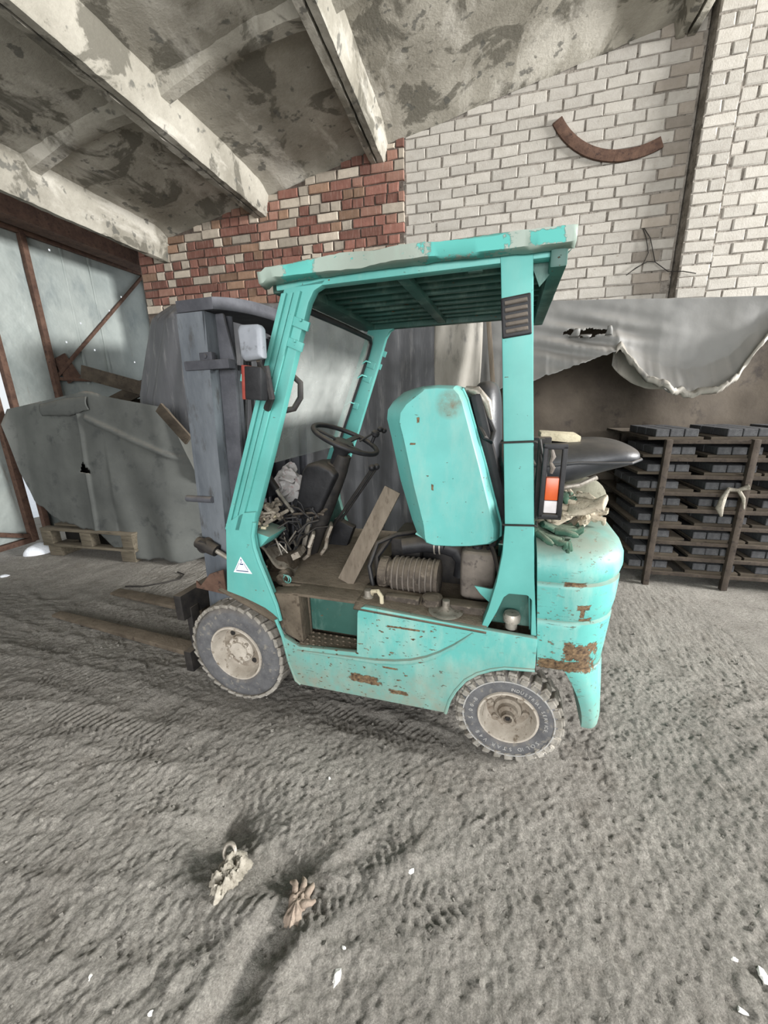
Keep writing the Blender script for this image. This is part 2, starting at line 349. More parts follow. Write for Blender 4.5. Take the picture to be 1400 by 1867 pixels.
def ground_h(X, Y):
    h = .026*vnoise(X, Y, 1.3, 1)+.016*vnoise(X, Y, 3.1, 2)+.009*vnoise(X, Y, 8, 3)+.005*vnoise(X, Y, 19, 4)+.004*vnoise(X, Y, 31, 5)+.004*vnoise(X, Y, 53, 8)+.007*vnoise(X, Y, 97, 9)
    h += .010*np.maximum(0, vnoise(X, Y, 60, 6)-.22)*2-.012*np.maximum(0, vnoise(X, Y, 31, 7)-.30)*2
    dx, dy = X-O_F[0], Y-O_F[1]; fx, fy = dx*U[0]+dy*U[1], dx*V[0]+dy*V[1]
    # tyre prints: strips of chevron ridges, along and across the machine's way
    def strip(a, b, w, pitch, amp, seed):
        a, b = np.array(a), np.array(b); d = b-a; L = np.linalg.norm(d); d /= L; n = np.array([-d[1], d[0]])
        s = (X-a[0])*d[0]+(Y-a[1])*d[1]; t = (X-a[0])*n[0]+(Y-a[1])*n[1]+.10*np.sin(s*1.7+seed)
        m = np.clip((w/2-np.abs(t))/.035, 0, 1)*np.clip(s/.2, 0, 1)*np.clip((L-s)/.2, 0, 1)
        m *= np.clip(.65+2.2*vnoise(X, Y, 2.2, seed+20), 0, 1)
        ch = np.sin(2*np.pi*(s+.55*np.abs(t))/(pitch*.62)+2.5*vnoise(X, Y, 9, seed+40))
        edge = np.exp(-((np.abs(t)-w/2)/.03)**2)*np.clip(s/.2, 0, 1)*np.clip((L-s)/.2, 0, 1)
        return m*(.55*amp*ch*np.clip(.6+2.2*vnoise(X, Y, 6, seed+80), 0, 1.4)-.005)+edge*.005*(1+3*vnoise(X, Y, 14, seed+60))
    for k, (a, b, w, p, am) in enumerate([((-1.0, 1.46), (-5.0, 1.30), .20, .055, .008), ((-1.0, 1.25), (-4.8, .75), .22, .06, .009), ((-.6, 1.05), (-4.2, .35), .22, .058, .009),
            ((-1.2, 1.7), (-5.0, 2.05), .2, .055, .007), ((-1.9, 2.0), (-5.0, 2.75), .24, .06, .006), ((.1, 1.05), (-2.6, .15), .2, .05, .008), ((.9, 1.5), (2.6, 2.9), .22, .06, .007), ((-.75, .35), (-.25, 1.2), .16, .05, .007), ((.3, 1.35), (-.9, 1.5), .18, .05, .006)]):
        h += strip(a, b, w, p, am, 30+k)
    g = lambda cx, cy, rx, ry, am: am*np.exp(-((X-cx)/rx)**2-((Y-cy)/ry)**2)
    h += g(-.90, .95, .11, .09, -.06)+g(-.62, .86, .10, .07, -.045)+g(-.74, .72, .16, .06, .02)+g(-1.62, 1.40, .10, .12, -.03)+g(-.48, .70, .10, .05, .02)
    d = (X+.58)*.97+(Y-.60)*-.23
    h += -.03*np.exp(-(d/.05)**2)*np.clip((.78-Y)/.08, 0, 1)+.012*np.exp(-((np.abs(d)-.09)/.03)**2)*np.clip((.8-Y)/.1, 0, 1)
    calm = np.clip((Y-2.5)/1.0, 0, 1); h *= 1-.5*calm
    for (tx, ty, r0) in ((1.47, .42, .2), (.06, .44, .17), (1.47, -.42, .2), (.06, -.44, .17)):   # the wheels stand level, dirt pushed up round them
        q = ((fx-tx)/r0)**2+((fy-ty)/.13)**2; h = h*(1-np.exp(-q*1.2))+.0*q
    return h
def ground():
    xs = np.concatenate([np.arange(-6.6, -3.2, .03), np.arange(-3.2, 1.7, .0075), np.arange(1.7, 5.0, .03)])
    ys = np.concatenate([np.arange(-3.0, .25, .06), np.arange(.25, 2.3, .007), np.arange(2.3, 5.35, .025)])
    X, Y = np.meshgrid(xs, ys); Z = ground_h(X, Y)
    nx, ny = len(xs), len(ys); me = bpy.data.meshes.new('floor')
    me.vertices.add(nx*ny); me.vertices.foreach_set('co', np.stack([X, Y, Z], -1).astype(np.float32).ravel())
    i, j = np.meshgrid(np.arange(nx-1), np.arange(ny-1)); a = (j*nx+i).ravel()
    q = np.stack([a, a+1, a+nx+1, a+nx], -1).astype(np.int32)
    me.loops.add(q.size); me.loops.foreach_set('vertex_index', q.ravel()); me.polygons.add(len(q))
    me.polygons.foreach_set('loop_start', np.arange(0, q.size, 4, dtype=np.int32)); me.polygons.foreach_set('use_smooth', [True]*len(q)); me.update()
    tag(link('floor', me, 'ground'), 'packed grey dirt floor with tyre prints', kind='structure')
    b = MB().grid(2, 2, lambda u, v: (-6.6-30*u, -15+40*v, -.02)); tag(b.build('floor', 'snow', smooth=0), 'bright snow on the ground outside the gate', kind='structure')
    b = MB().grid(2, 2, lambda u, v: (-6.6+46*u, -3-25*v, -.02)).grid(2, 2, lambda u, v: (5+35*u, -3+8.3*v, -.02))
    tag(b.build('floor', 'ground', smooth=0), 'dirt floor of the rest of the hall', kind='structure')
ground()
def gz(x, y): return float(ground_h(np.array([[x]]), np.array([[y]]))[0, 0])

# ------------------------------------------------------------------ brick walls
def zb(x): return 3.64+.195*(x+4.2)              # underside of the ceiling slabs along the back wall
def brick_variants(L, H, mat, n, rough):
    out = []
    for k in range(n):
        D = .05; c = .007; b = MB(); j = lambda a: random.uniform(-a, a)
        x, z = L/2, H/2
        back = [(-x, D, -z), (x, D, -z), (x, D, z), (-x, D, z)]
        mid = [(px+j(rough), c+j(.002), pz+j(rough)) for px, pz in ((-x, -z), (x, -z), (x, z), (-x, z))]
        fr = [(px*(1-2*c/L)+j(rough*1.2), j(.0006), pz*(1-2*c/H)+j(rough*1.2)) for px, pz in ((-x, -z), (x, -z), (x, z), (-x, z))]
        b.add(back+mid+fr, [(8, 9, 10, 11)]+[(a, (a+1) % 4, (a+1) % 4+4, a+4) for a in range(4)]+[(a+4, (a+1) % 4+4, (a+1) % 4+8, a+8) for a in range(4)])
        out.append(b.mesh('brick', 0)); out[-1].materials.append(M[mat])
    return out
BW = {(L, m): brick_variants(L, .0895 if m == 'brick_white' else .087, m, 8, .0055) for m in ('brick_white', 'brick_red') for L in (.245, .117)}
def lay(parent, x0, x1, z0, ztop, y, mat, colour, bond, yj=.004, skip=None):
    n = 0; k = 0; z = z0
    while z < 5.6:
        row = bond(k); x = x0-row[1]; kinds = row[0]; i = 0
        while x < x1:
            L = kinds[i % len(kinds)]; i += 1; w = L+.015; cx = x+w/2+random.uniform(-.003, .003); x += w
            a, b = max(cx-L/2, x0), min(cx+L/2, x1)
            if b-a < .05: continue
            cx2 = (a+b)/2; s = (b-a)/L
            if z+.085 > ztop(cx2)+.03 and z+.03 > ztop(cx2): continue
            if skip and skip(cx2, z): continue
            o = bpy.data.objects.new('brick', random.choice(BW[(L, mat)])); COL.objects.link(o); o.parent = parent
            sz = 1.0
            if z+.085 > ztop(cx2)+.012: sz = max(.4, (ztop(cx2)+.012-z)/.085)
            o.location = (cx2, y+random.uniform(-yj, yj), z+.043*sz+random.uniform(-.0025, .0025)); o.scale = (s, 1, sz); o.rotation_euler = (0, random.uniform(-.006, .006), random.uniform(-.012, .012))
            o.color = colour(cx2, z, L); n += 1
        z += .0985; k += 1
    return n
def wall_base(name, x0, x1, y0, y1, mat, ztop, label):
    b = MB().prism([(x0, -.05), (x1, -.05), (x1, ztop(x1)), (x0, ztop(x0))], y0, y1)
    return tag(b.build(name, mat, smooth=0), label, kind='structure')
def white_col(x, z, L):
    v = random.uniform(.95, 1.04); c = (176*v, 172*v, 165*v)
    if x > 1.42 and x < 1.78 and random.random() < .55:                   # leaked stain down the corner
        t = random.uniform(.74, .92); c = (182*t, 173*t, 162*t)
    return srgb(*[min(235, q) for q in c])
def red_col(x, z, L):
    r = random.random(); j = random.uniform(.85, 1.12)
    pale = .30 if x > -2.75 else .18
    if r < pale: c = (172, 162, 148)
    elif r < pale+.1: c = (138, 112, 94)
    elif r < pale+.25: c = (142, 108, 95)
    else: c = (124, 88, 78)
    return srgb(*[min(230, q*j) for q in c])
st, hd = .245, .117
wall_top = lambda x: zb(x)+.25
wb = wall_base('wall_back', -1.0, 1.78, 5.012, 5.4, 'mortar_white', wall_top, 'whitewashed brick gable wall')
lay(wb, -.93, 1.76, 2.30, lambda x: zb(x)+.0, 5.0, 'brick_white', white_col, lambda k: ([hd]*1+[st]*30, random.uniform(0, .1)) if k % 6 == 3 else ([st], (k % 2)*.13+random.uniform(-.03, .05)))
wr = wall_base('wall_back', -4.55, -.955, 4.985, 5.4, 'mortar_red', wall_top, 'red brick patch of the gable wall with pale bricks mixed in')
def red_bond(k): return ([hd], random.uniform(0, .06)) if k % 4 == 1 else (random.choice([[st], [st, st, hd], [st, hd, hd]]), (k % 2)*.13+random.uniform(0, .05))
lay(wr, -4.53, -.945, 2.82, lambda x: zb(x)+.0, 4.965, 'brick_red', red_col, red_bond, .006)
wp = wall_base('wall_back', 1.79, 2.05, 4.87, 5.4, 'mortar_white', lambda x: 5.3, 'narrow white brick pilaster in the gable wall')
lay(wp, 1.79, 2.045, 2.2, lambda x: 5.2, 4.86, 'brick_white', white_col, lambda k: ([st], 0) if k % 2 else ([hd, hd], 0))
wq = wall_base('wall_back', 2.05, 4.6, 4.875, 5.4, 'mortar_white', lambda x: 5.6, 'white brick wall beyond the pilaster')
lay(wq, 2.055, 3.45, 2.16, lambda x: 5.5, 4.865, 'brick_white', white_col, lambda k: ([st], (k % 2)*.13+random.uniform(-.02, .04)))
# ------------------------------------------------------------------ ceiling of ribbed concrete slabs
ceil = tag(empty('ceiling'), 'stained ribbed concrete roof slabs', kind='structure')
RIBS = [(-4.163, 3.407), (-2.693, 3.747), (-1.237, 4.085), (1.60, 4.632), (4.5, 5.2)]
YF, YB = 5.0, -3.0
def soffit(x): return zb(x)+.07
for (x0, _), (x1, _) in zip(RIBS[:-1], RIBS[1:]):
    a, b = x0-.005, x1+.005; b_ = MB(); n = 24; m = 90; wide = .42 if x1-x0 > 2 else .26
    # underside: flange with a splayed end rib down to the wall
    rough = lambda x, y, z: z+.010*fbm(x, y, 3, 2.5)+.004*fbm(x, y, 1, 12, 3)
    ys = [YB+(YF-wide-YB)*i/(m-1) for i in range(m)]
    prof = [(y, 0) for y in ys]+[(YF-wide*.6, -.02), (YF-wide*.25, -.055), (YF, -.07)]
    b_.grid(n, len(prof), lambda u, v: (a+(b-a)*u, prof[round(v*(len(prof)-1))][0], rough(a+(b-a)*u, prof[round(v*(len(prof)-1))][0], soffit(a+(b-a)*u)+prof[round(v*(len(prof)-1))][1])))
    b_.build('slab', 'concrete', ceil, 60)
    t = MB().prism([(a, soffit(a)+.06), (b, soffit(b)+.06), (b, soffit(b)+.12), (a, soffit(a)+.12)], YB, 5.45); t.build('slab_back', 'concrete', ceil, 0)
    for yc in (3.38, 1.95, .5, -1.0):
        c = MB(); L = b-a
        def crib(u, v, yc=yc):
            x = a+L*u; w, d = [(.12, 0), (.05, -.11), (-.05, -.11), (-.12, 0)][round(v*3)]
            d *= .35+.65*abs(2*u-1)**1.4
            return (x, yc+w+.006*fbm(x, yc, v, 5), soffit(x)+d+.01+.006*fbm(x, v, 2, 6))
        c.grid(30, 4, crib).build('cross_rib', 'concrete', ceil, 35)
for (xr, zr) in RIBS:
    for sgn in (-1, 1):
        if xr < -4 and sgn < 0: continue
        def prof(y, sgn=sgn, xr=xr, zr=zr):
            j = lambda k: .008*fbm(y, k, xr, 3)+.006*fbm(y, k+9, xr+sgn, 14, 3)
            e = .012; x0 = xr+sgn*e; top = soffit(xr)+.05
            return [(x0, y, top), (x0, y, zr+j(1)), (x0+sgn*.06, y, zr+j(2)), (x0+sgn*(.068+abs(j(4))*.3), y, zr+.012+j(3)*.6), (x0+sgn*.13, y, top)]
        m = 130; rows = [prof(YB+(YF-.004-YB)*i/(m-1)) for i in range(m)]
        MB().loft(rows).build('rib', 'concrete', ceil, 30)
# gate opening: rusty lintel, then the two leaves
lint = MB().box((-4.74, 1.2, 3.60), (.06, 8.9, .22)).box((-4.82, 1.2, 3.49), (.24, 8.9, .02)).box((-4.82, 1.2, 3.71), (.24, 8.9, .02))
tag(lint.build('trim_1', 'rust', bevel=.004), 'rusty steel channel over the gate', kind='structure')
tag(MB().box((-4.9, 1.2, 3.98), (.5, 8.9, .5)).build('wall_left', 'concrete', smooth=0), 'concrete strip above the gate', kind='structure')
tag(MB().box((-5.2, -1.1, 1.7), (.3, 4.0, 3.6)).build('wall_left', 'mortar_red', smooth=0), 'unseen left wall before the gate, added to keep the left side dark', kind='structure')  # out-of-view wall, added to block daylight and darken the left side
GX = -5.1
HOLES = [(5.18, 3.13), (4.93, 2.90), (4.45, 2.66), (4.575, 2.35), (5.2, 2.25), (4.2, 2.4), (4.25, 3.43)]
def leaf(name, y0, y1, z0, z1, label, rails, holes=()):
    e = tag(empty(name, (GX, (y0+y1)/2, 0)), label, kind='structure'); T = Matrix.Translation((-GX, -(y0+y1)/2, 0))
    yb = sorted({y0, y1} | set(np.arange(y0, y1, .12).tolist()) | {h[0]-.011 for h in holes} | {h[0]+.011 for h in holes})
    zs = sorted({z0, z1} | set(np.arange(z0, z1, .12).tolist()) | {h[1]-.011 for h in holes} | {h[1]+.011 for h in holes})
    sh = MB(); n = len(yb)
    sh.v = [(GX-.035+.014*fbm(y, z, 4, .9)+.004*fbm(y, z, 2, 4), y, z) for z in zs for y in yb]
    for j in range(len(zs)-1):
        for i in range(n-1):
            cy, cz = (yb[i]+yb[i+1])/2, (zs[j]+zs[j+1])/2
            if any(abs(cy-h[0]) < .0111 and abs(cz-h[1]) < .0111 for h in holes): continue
            sh.f.append((j*n+i, j*n+i+1, (j+1)*n+i+1, (j+1)*n+i))
    sh.build('sheet', 'sheet', e, 60, xf=T)
    for (ya, za, yb_, zb_, w) in rails: MB().bar((GX, ya, za), (GX, yb_, zb_), w, w, (1, 0, 0)).build('frame_bar', 'rust', e, bevel=.003, xf=T)
    return e
dr = leaf('door_2', 3.41, 5.66, .12, 3.72, 'right leaf of the sheet steel gate with a diagonal brace', [(3.41, .12, 3.41, 3.5, .06), (3.41, 3.5, 5.66, 3.53, .05), (3.93, .2, 3.93, 3.49, .06), (5.65, .12, 5.65, 3.5, .05), (3.95, 1.97, 5.6, 3.5, .035), (3.95, 1.95, 5.6, 1.97, .04), (3.36, .15, 5.66, .15, .06)], HOLES)
T = Matrix.Translation((-GX, -4.51, 0))
MB().box((GX+.0, 4.08, 2.08), (.02, .2, .3), (.5, 0, 0)).build('gusset_plate', 'rust', dr, xf=T)
for yy in (4.36, 3.0+1.72):
    MB().box((GX-.028, yy, 2.7), (.012, .03, 1.6)).build('sheet_seam', 'sheet', dr, xf=T, bevel=.003)
leaf('door_1', .9, 3.245, .12, 3.72, 'left leaf of the sheet steel gate, ajar by a hand', [(3.24, .10, 3.24, 3.5, .07), (.9, 3.5, 3.24, 3.5, .05), (2.1, .6, 3.22, .16, .05), (.9, .14, 3.24, .12, .06), (1.6, .12, 1.6, 3.5, .06)])

# ------------------------------------------------------------------ tarpaulins and what they cover
def tarp_back():
    # plan path of the sheet: round the left end, then along the front
    P = [(-3.25, 4.85), (-3.12, 4.2), (-3.02, 3.62), (-2.9, 3.52), (-1.84, 3.5), (-.84, 3.5), (-.30, 3.46), (-.16, 3.5), (-.05, 3.62)]
    Z = [2.66, 2.62, 2.58, 2.56, 2.475, 2.40, 2.37, 2.36, 2.36]
    d = [0]
    for a, b in zip(P[:-1], P[1:]): d.append(d[-1]+math.dist(a, b))
    tot = d[-1]
    def f(u, v):
        s = u*tot; x, y, zt = interp(s, d, [p[0] for p in P]), interp(s, d, [p[1] for p in P]), interp(s, d, Z)
        side = max(0, min(1, (d[3]+.7-s)/.7))
        if v < .12:                                                     # the sheet's top
            t = v/.12; cx, cy = max(x, -2.75), 4.85
            return (cx+(x-cx)*t, cy+(y-cy)*t, zt-.05*(1-t)+.03*fbm(x, t, 1, 3)*(1-t)-.10*math.sin(t*math.pi)*.4)
        t = (v-.12)/.88; z = zt*(1-t)
        fold = (.05*math.sin(s*13+3*fbm(s, 0, 0, 1.5))+.05*abs(math.sin(s*19+t*2)))*(.45+t)*max(side, .10)*1.3+.035*fbm(s*1.2, z*.5, 3, 1.0, 2)+.006*fbm(s, z, 8, 5, 3)
        rx, ry = x-interp(t, [0, .05, .34, 1], [0, .22, .5, .72])*side, y-.10*t*(1-side)
        if x > -.36: ry -= .05*(1-t)
        n = (-.9*side, -1+.6*side)
        e = .04*(1-min(1, t*14))
        return (rx+n[0]*fold, ry+n[1]*fold+e, z-e*.6+.012*fbm(s, t, 4, 3))
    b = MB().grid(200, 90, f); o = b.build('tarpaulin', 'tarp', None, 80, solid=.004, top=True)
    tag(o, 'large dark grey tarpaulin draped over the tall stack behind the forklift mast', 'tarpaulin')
tarp_back()
tag(MB().box((-1.62, 4.22, 1.17), (2.5, 1.15, 2.34)).build('covered_stack', 'void', bevel=.02, top=True), 'dark stack hidden under the large grey tarpaulin', 'stack')
def tarp_right():
    XS = [-.12, .1, .39, .70, .96, 1.06, 1.15, 1.30, 1.43, 1.58, 1.70, 1.80, 1.90, 2.3, 3.2]
    ZL = [1.62, 1.66, 1.72, 1.82, 1.91, 1.80, 1.68, 1.60, 1.57, 1.61, 1.69, 1.86, 2.00, 2.05, 2.0]
    x0, x1 = -.12, 3.2
    def f(u, v):
        x = x0+(x1-x0)*u; zt = 2.325-.055*max(0, x); zl = interp(x, XS, ZL)+.02*fbm(x, 0, 0, 12, 3)
        if v < .3:
            t = v/.3; return (x, 4.84-1.28*t, zt+.06+.02*fbm(x, t, 3, 3)-.06*t)
        t = (v-.3)/.7; z = zt+(zl-zt)*t
        low = max(0, min(1, (x-1.0)/.25))*max(0, min(1, (1.85-x)/.15))
        sag = .06*math.sin(t*math.pi)*(1-.4*low)
        wr = .022*fbm(x*.55+z*.5, z*1.6, 5, 1.4, 2)+.004*fbm(x, z*1.5, 2, 6, 2)+.03*math.exp(-((x-.75)/.35)**2-((z-2.0)/.16)**2)*math.sin((x*.8+z*3.2)*16)
        curl = low*max(0, t-.72)*.5
        return (x, 3.55-.10*t+sag-wr-curl*.6+.05*low*math.sin(x*13)*t*.5, z)
    def hole(u, v):
        x = x0+(x1-x0)*u
        if v < .3: return False
        z = f(u, v)[2]
        return abs(x-.745) < .165 and abs(z-2.055-.02*fbm(x, 0, 4, 9)) < .030*(1-((x-.745)/.19)**2)+.012*fbm(x, 1, 1, 20, 2)
    b = MB().grid(300, 110, f, hole); o = b.build('tarpaulin', 'tarp_pale', None, 80, solid=.004, top=True)
    tag(o, 'pale grey tarpaulin with a torn hole and ragged hanging edge above the block rack', 'tarpaulin')
    for k, (x, w, h, lean) in enumerate([(.64, .07, .055, .3), (.88, .05, .06, -.2), (.72, .09, .025, .1)]):
        fl = MB().grid(8, 6, lambda u, v: (x+(u-.5)*w*(1-.5*v)+lean*.05*v, 3.47-.05*math.sin(v*2)-.015*math.sin(u*3.1), 2.015+h*v if k < 2 else 2.03-h*v))
        c = fl.build('torn_flap', 'tarp_pale', o, 70, solid=.003); c.matrix_parent_inverse = Matrix.Translation(-o.location)
    # ragged pale hem along the hanging edge
    h2 = MB().grid(120, 5, lambda u, v: (lambda x: (x, 3.425-.10*max(0, min(1, (x-1.0)/.25))*max(0, min(1, (1.85-x)/.15))-.022*math.sin(v*3)+.05*max(0, min(1, (x-1.0)/.25))*max(0, min(1, (1.85-x)/.15))*math.sin(x*19), interp(x, XS, ZL)+.02*fbm(x, 0, 0, 12, 3)+.05*(v-.3)+.015*fbm(x, v, 2, 14, 3)))(.93+.98*u))
    c = h2.build('frayed_hem', 'fold', o, 70, solid=.004); c.matrix_parent_inverse = Matrix.Translation(-o.location)
    in_ = MB().grid(60, 16, lambda u, v: (.98+.78*u, 3.66+.03*math.sin(u*9), 1.92-(.10+.20*math.sin(math.pi*min(1, u*1.05))**.8)*v+.01*fbm(u, v, 1, 5)))
    c = in_.build('inner_layer', 'fold', o, 70, solid=.004); c.matrix_parent_inverse = Matrix.Translation(-o.location)
tarp_right()
fo = MB().grid(26, 40, lambda u, v: (-.245+.02+(.10+.10*(1-v))*(u-.5)*(1.0+.9*v)-.02+.06*v*0+(.155*u-.05)*1.0, 3.40-.04*math.sin(u*math.pi)-.02*math.sin(u*9+v*4)-.03*v, 2.34-.80*v+.02*fbm(u, v, 1, 4)))
tag(fo.build('tarpaulin', 'fold', None, 80, solid=.004, top=True), 'dusty pale flap of sheet hanging behind the raised hood', 'tarpaulin')
tag(MB().bar((-.02, 3.36, 2.40), (.11, 3.36, 1.3), .035, .02, (0, 1, 0)).build('wooden_lath', 'wood', bevel=.002, top=True), 'thin wooden lath leaning by the pale flap', 'lath')
bk = MB().grid(60, 30, lambda u, v: (-.3+4.6*u, 4.72-.05*math.sin(u*17+v)-.04*fbm(u*4, v*2, 1, 1.5), 2.36*(1-v)))
tag(bk.build('backing_sheet', 'tarp_inner', None, 80, solid=.004, top=True), 'brown sheet hung on the wall behind the block rack', 'sheet')
def tarp_left():
    XS = [-4.95, -4.86, -4.75, -4.5, -4.15, -3.95, -3.78, -3.6, -3.3, -2.95, -2.72]
    ZL = [1.45, .95, .62, .44, .34, .32, .14, .05, .03, .03, .05]
    def f(u, v):
        x = -4.95+2.23*u
        zt = interp(x, [-4.95, -3.88, -2.95, -2.72], [1.60, 1.75, 1.58, 1.0]); zl = interp(x, XS, ZL)+.03*fbm(x, 0, 2, 6, 3)
        if v < .22:
            t = v/.22; yb = interp(x, [-3.9, -3.5], [3.8, 3.36]); return (x, yb+(3.23-yb)*t, zt-.18*(1-t)+.03*fbm(x, t, 1, 3)-.04*math.sin(t*3.14))
        t = (v-.22)/.78; z = zt+(zl-zt)*t
        rx = max(0, (x+3.1)/.38)
        fold = .035*fbm(x*1.2, z*.5, 1, 1.3, 2)+.003*fbm(x, z, 2, 5, 2)+.035*math.sin(x*14+z*3)*t*t*(x > -3.7)
        crease = .025*math.exp(-((x+3.97)/.02)**2)*(z < 1.55)+.03*math.exp(-((z-1.5+.42*(x+3.9))/.025)**2)*(x > -3.9)
        return (x+.10*t*min(1, rx)*(1), 3.23-.10*t+.30*min(1, rx)**2-fold-crease, z)
    tri = lambda x, z: z > .94 and z < 1.09 and abs(x+4.02-.02) < .075*(1.09-z)/.15
    hole = lambda u, v: v > .3 and (lambda p: tri(p[0], p[2]))(f(u, v))
    b = MB().grid(150, 100, f, hole)
    tag(b.build('tarpaulin', 'tarp_canvas', None, 80, solid=.005, top=True), 'greenish grey canvas sheet over the low pallet stack by the gate', 'tarpaulin')
    fl = MB().grid(40, 10, lambda u, v: (-4.42+.62*u, 3.205-.012-.02*math.sin(v*3), 1.655+.06*u-.03*abs(u-.5)-(.17-.10*abs(u-.55))*v+.01*fbm(u, v, 3, 4)))
    tag(fl.build('canvas_flap', 'tarp_canvas', None, 70, solid=.005, top=True), 'folded over flap along the top of the canvas sheet', 'canvas')
tarp_left()
tag(MB().box((-3.95, 3.62, .72), (1.5, .62, 1.32)).build('covered_stack', 'void', bevel=.02, top=True), 'dark load on the pallet under the canvas sheet', 'stack')
pl = empty('wooden_pallet', (-4.1, 3.4, 0)); tag(pl, 'dirty wooden pallet under the canvas sheet by the gate', 'pallet'); T = Matrix.Translation((4.1, -3.4, 0))
for y in (3.13, 3.29, 3.45): MB().box((-4.1, y, .315), (1.25, .10, .025)).build('deck_board', 'pallet_wood', pl, bevel=.003, xf=T)
for y in (3.13, 3.65): MB().box((-4.1, y, .135), (1.25, .10, .025)).build('bottom_board', 'pallet_wood', pl, bevel=.003, xf=T)
for x in (-4.65, -4.1, -3.55): MB().box((x, 3.13, .225), (.14, .10, .15)).build('block', 'pallet_wood', pl, bevel=.004, xf=T)
for x in (-4.6, -3.6): MB().box((x, 3.4, .06), (.18, .6, .12)).build('skid', 'pallet_wood', pl, bevel=.006, xf=T)
for i, (a, b, lab) in enumerate([((-4.75, 4.0, 2.02), (-3.75, 4.2, 1.72), 'upper dark board lying behind the canvas covered stack'), ((-4.7, 4.2, 1.62), (-3.75, 4.15, 1.92), 'crossed dark board behind the canvas covered stack')]):
    tag(MB().bar(a, b, .03, .16).build('board', 'board', bevel=.003, top=True), lab, 'board')
tag(MB().box((-4.35, 4.6, .85), (1.0, .4, 1.7)).build('crate', 'board', bevel=.01, top=True), 'dark crate in the corner by the gate brace', 'crate')
tag(MB().bar((-2.92, 3.14, 1.58), (-2.62, 3.1, 1.28), .10, .025, (0, 1, 0)).build('board', 'board', bevel=.002, top=True), 'brown board slanting between the canvas sheet and the mast', 'board')
tag(MB().box((-2.25, 3.32, .20), (1.0, .08, .24)).build('plank', 'board', bevel=.005, top=True), 'thick plank on edge at the foot of the large tarpaulin', 'plank')
sp = MB().ell((-4.93, 3.17, .0), (.16, .15, .10), 20, 12).jitter(.03, 7)
tag(sp.build('snow_pile', 'snow', None, 60, top=True), 'little heap of snow blown in at the gap of the gate', 'snow')

# ------------------------------------------------------------------ rack of paving blocks
def rack():
    e = tag(empty('block_rack', (2.3, 4.1, 0)), 'rusty steel rack of nine shelves with paving blocks on the right', 'rack'); T = Matrix.Translation((-2.3, -4.1, 0))
    ZS = [.105+.1395*k for k in range(9)]
    for x in (1.425, 2.00, 2.62, 3.2):
        for y in (3.55, 4.6): MB().box((x, y, .62), (.045, .045, 1.24)).build('post', 'rack_steel', e, bevel=.003, xf=T)
    for k, z in enumerate(ZS):
        MB().box((2.33, 3.575, z), (1.80, .03, .03)).build('shelf_bar', 'rack_steel', e, bevel=.002, xf=T)
        MB().box((2.33, 4.58, z), (1.80, .03, .03)).build('shelf_bar', 'rack_steel', e, bevel=.002, xf=T)
        for i, x in enumerate((1.30, 1.72, 2.12, 2.52, 2.92)):
            w = .38; dx = .02*((k*7+i*3) % 3-1) if i == 0 else 0
            MB().box((x+w/2+dx-.03*(i == 0), 4.14, z+.026), (w, 1.12, .02)).build('shelf_board', 'board', e, xf=T)
    return ZS
ZS = rack()
blk = MB().box((0, 0, .03), (.094, .197, .058)).mesh('paving_block', 30, .004, 1); blk.materials.append(M['block'])
ORD = ['lowest', 'second lowest', 'third lowest', 'fourth lowest', 'middle', 'fourth from the top', 'third from the top', 'second from the top', 'topmost']
for k, z in enumerate(ZS):
    for g, gx in enumerate((1.34, 1.80, 2.24)):
        gx += .03*math.sin(k*2.3+g)+(.06 if k > 6 else 0)
        for i in range(3):
            for r in range(3):
                if r == 2 and k not in (8,) and g > 1: continue
                o = bpy.data.objects.new('paving_block', blk); COL.objects.link(o)
                o.location = (gx+i*.101+random.uniform(-.002, .002), 3.69+r*.202+random.uniform(-.004, .004), z+.0365); o.rotation_euler = (0, 0, random.uniform(-.015, .015))
                tag(o, '%s concrete block, %s row, %s group, %s rack shelf' % (('left', 'middle', 'right')[i], ('front', 'second', 'third')[r], ('left', 'middle', 'right')[g], ORD[k]), 'block', 'paving blocks, %s shelf, %s group' % (ORD[k], ('left', 'middle', 'right')[g]))
rb = MB().tube([(1.93, 3.50, .86), (1.86, 3.49, .87), (1.83, 3.48, .80), (1.82, 3.48, .72), (1.84, 3.48, .66)], [.012, .018, .022, .026, .008], 8).tube([(1.93, 3.50, .86), (1.97, 3.49, .80), (1.985, 3.48, .72)], [.014, .016, .006], 8).tube([(1.92, 3.5, .86), (1.98, 3.48, .89)], [.012, .024], 8).jitter(.012, 30)
tag(rb.build('ribbon', 'rag', None, 60, top=True), 'pale rag knotted round the second post of the rack', 'rag')

# ------------------------------------------------------------------ on the wall
arc = []
import math as _m
def arcpts():
    # circle through three points of the strip's lower edge
    pts = [(.545, 4.165), (1.02, 3.80), (1.535, 3.835)]
    (ax, ay), (bx, by), (cx, cy) = pts
    d = 2*(ax*(by-cy)+bx*(cy-ay)+cx*(ay-by))
    ux = ((ax*ax+ay*ay)*(by-cy)+(bx*bx+by*by)*(cy-ay)+(cx*cx+cy*cy)*(ay-by))/d
    uy = ((ax*ax+ay*ay)*(cx-bx)+(bx*bx+by*by)*(ax-cx)+(cx*cx+cy*cy)*(bx-ax))/d
    r = math.hypot(ax-ux, ay-uy); a0, a1 = math.atan2(ay-uy, ax-ux), math.atan2(cy-uy, cx-ux)
    if a0 > 0: a0 -= 2*math.pi
    n = 36; T_ = [a0+(a1-a0)*i/n for i in range(n+1)]
    return [(ux+(r+.01)*math.cos(t), uy+(r+.01)*math.sin(t)) for t in T_]+[(ux+(r-.085)*math.cos(t), uy+(r-.085)*math.sin(t)) for t in T_[::-1]]
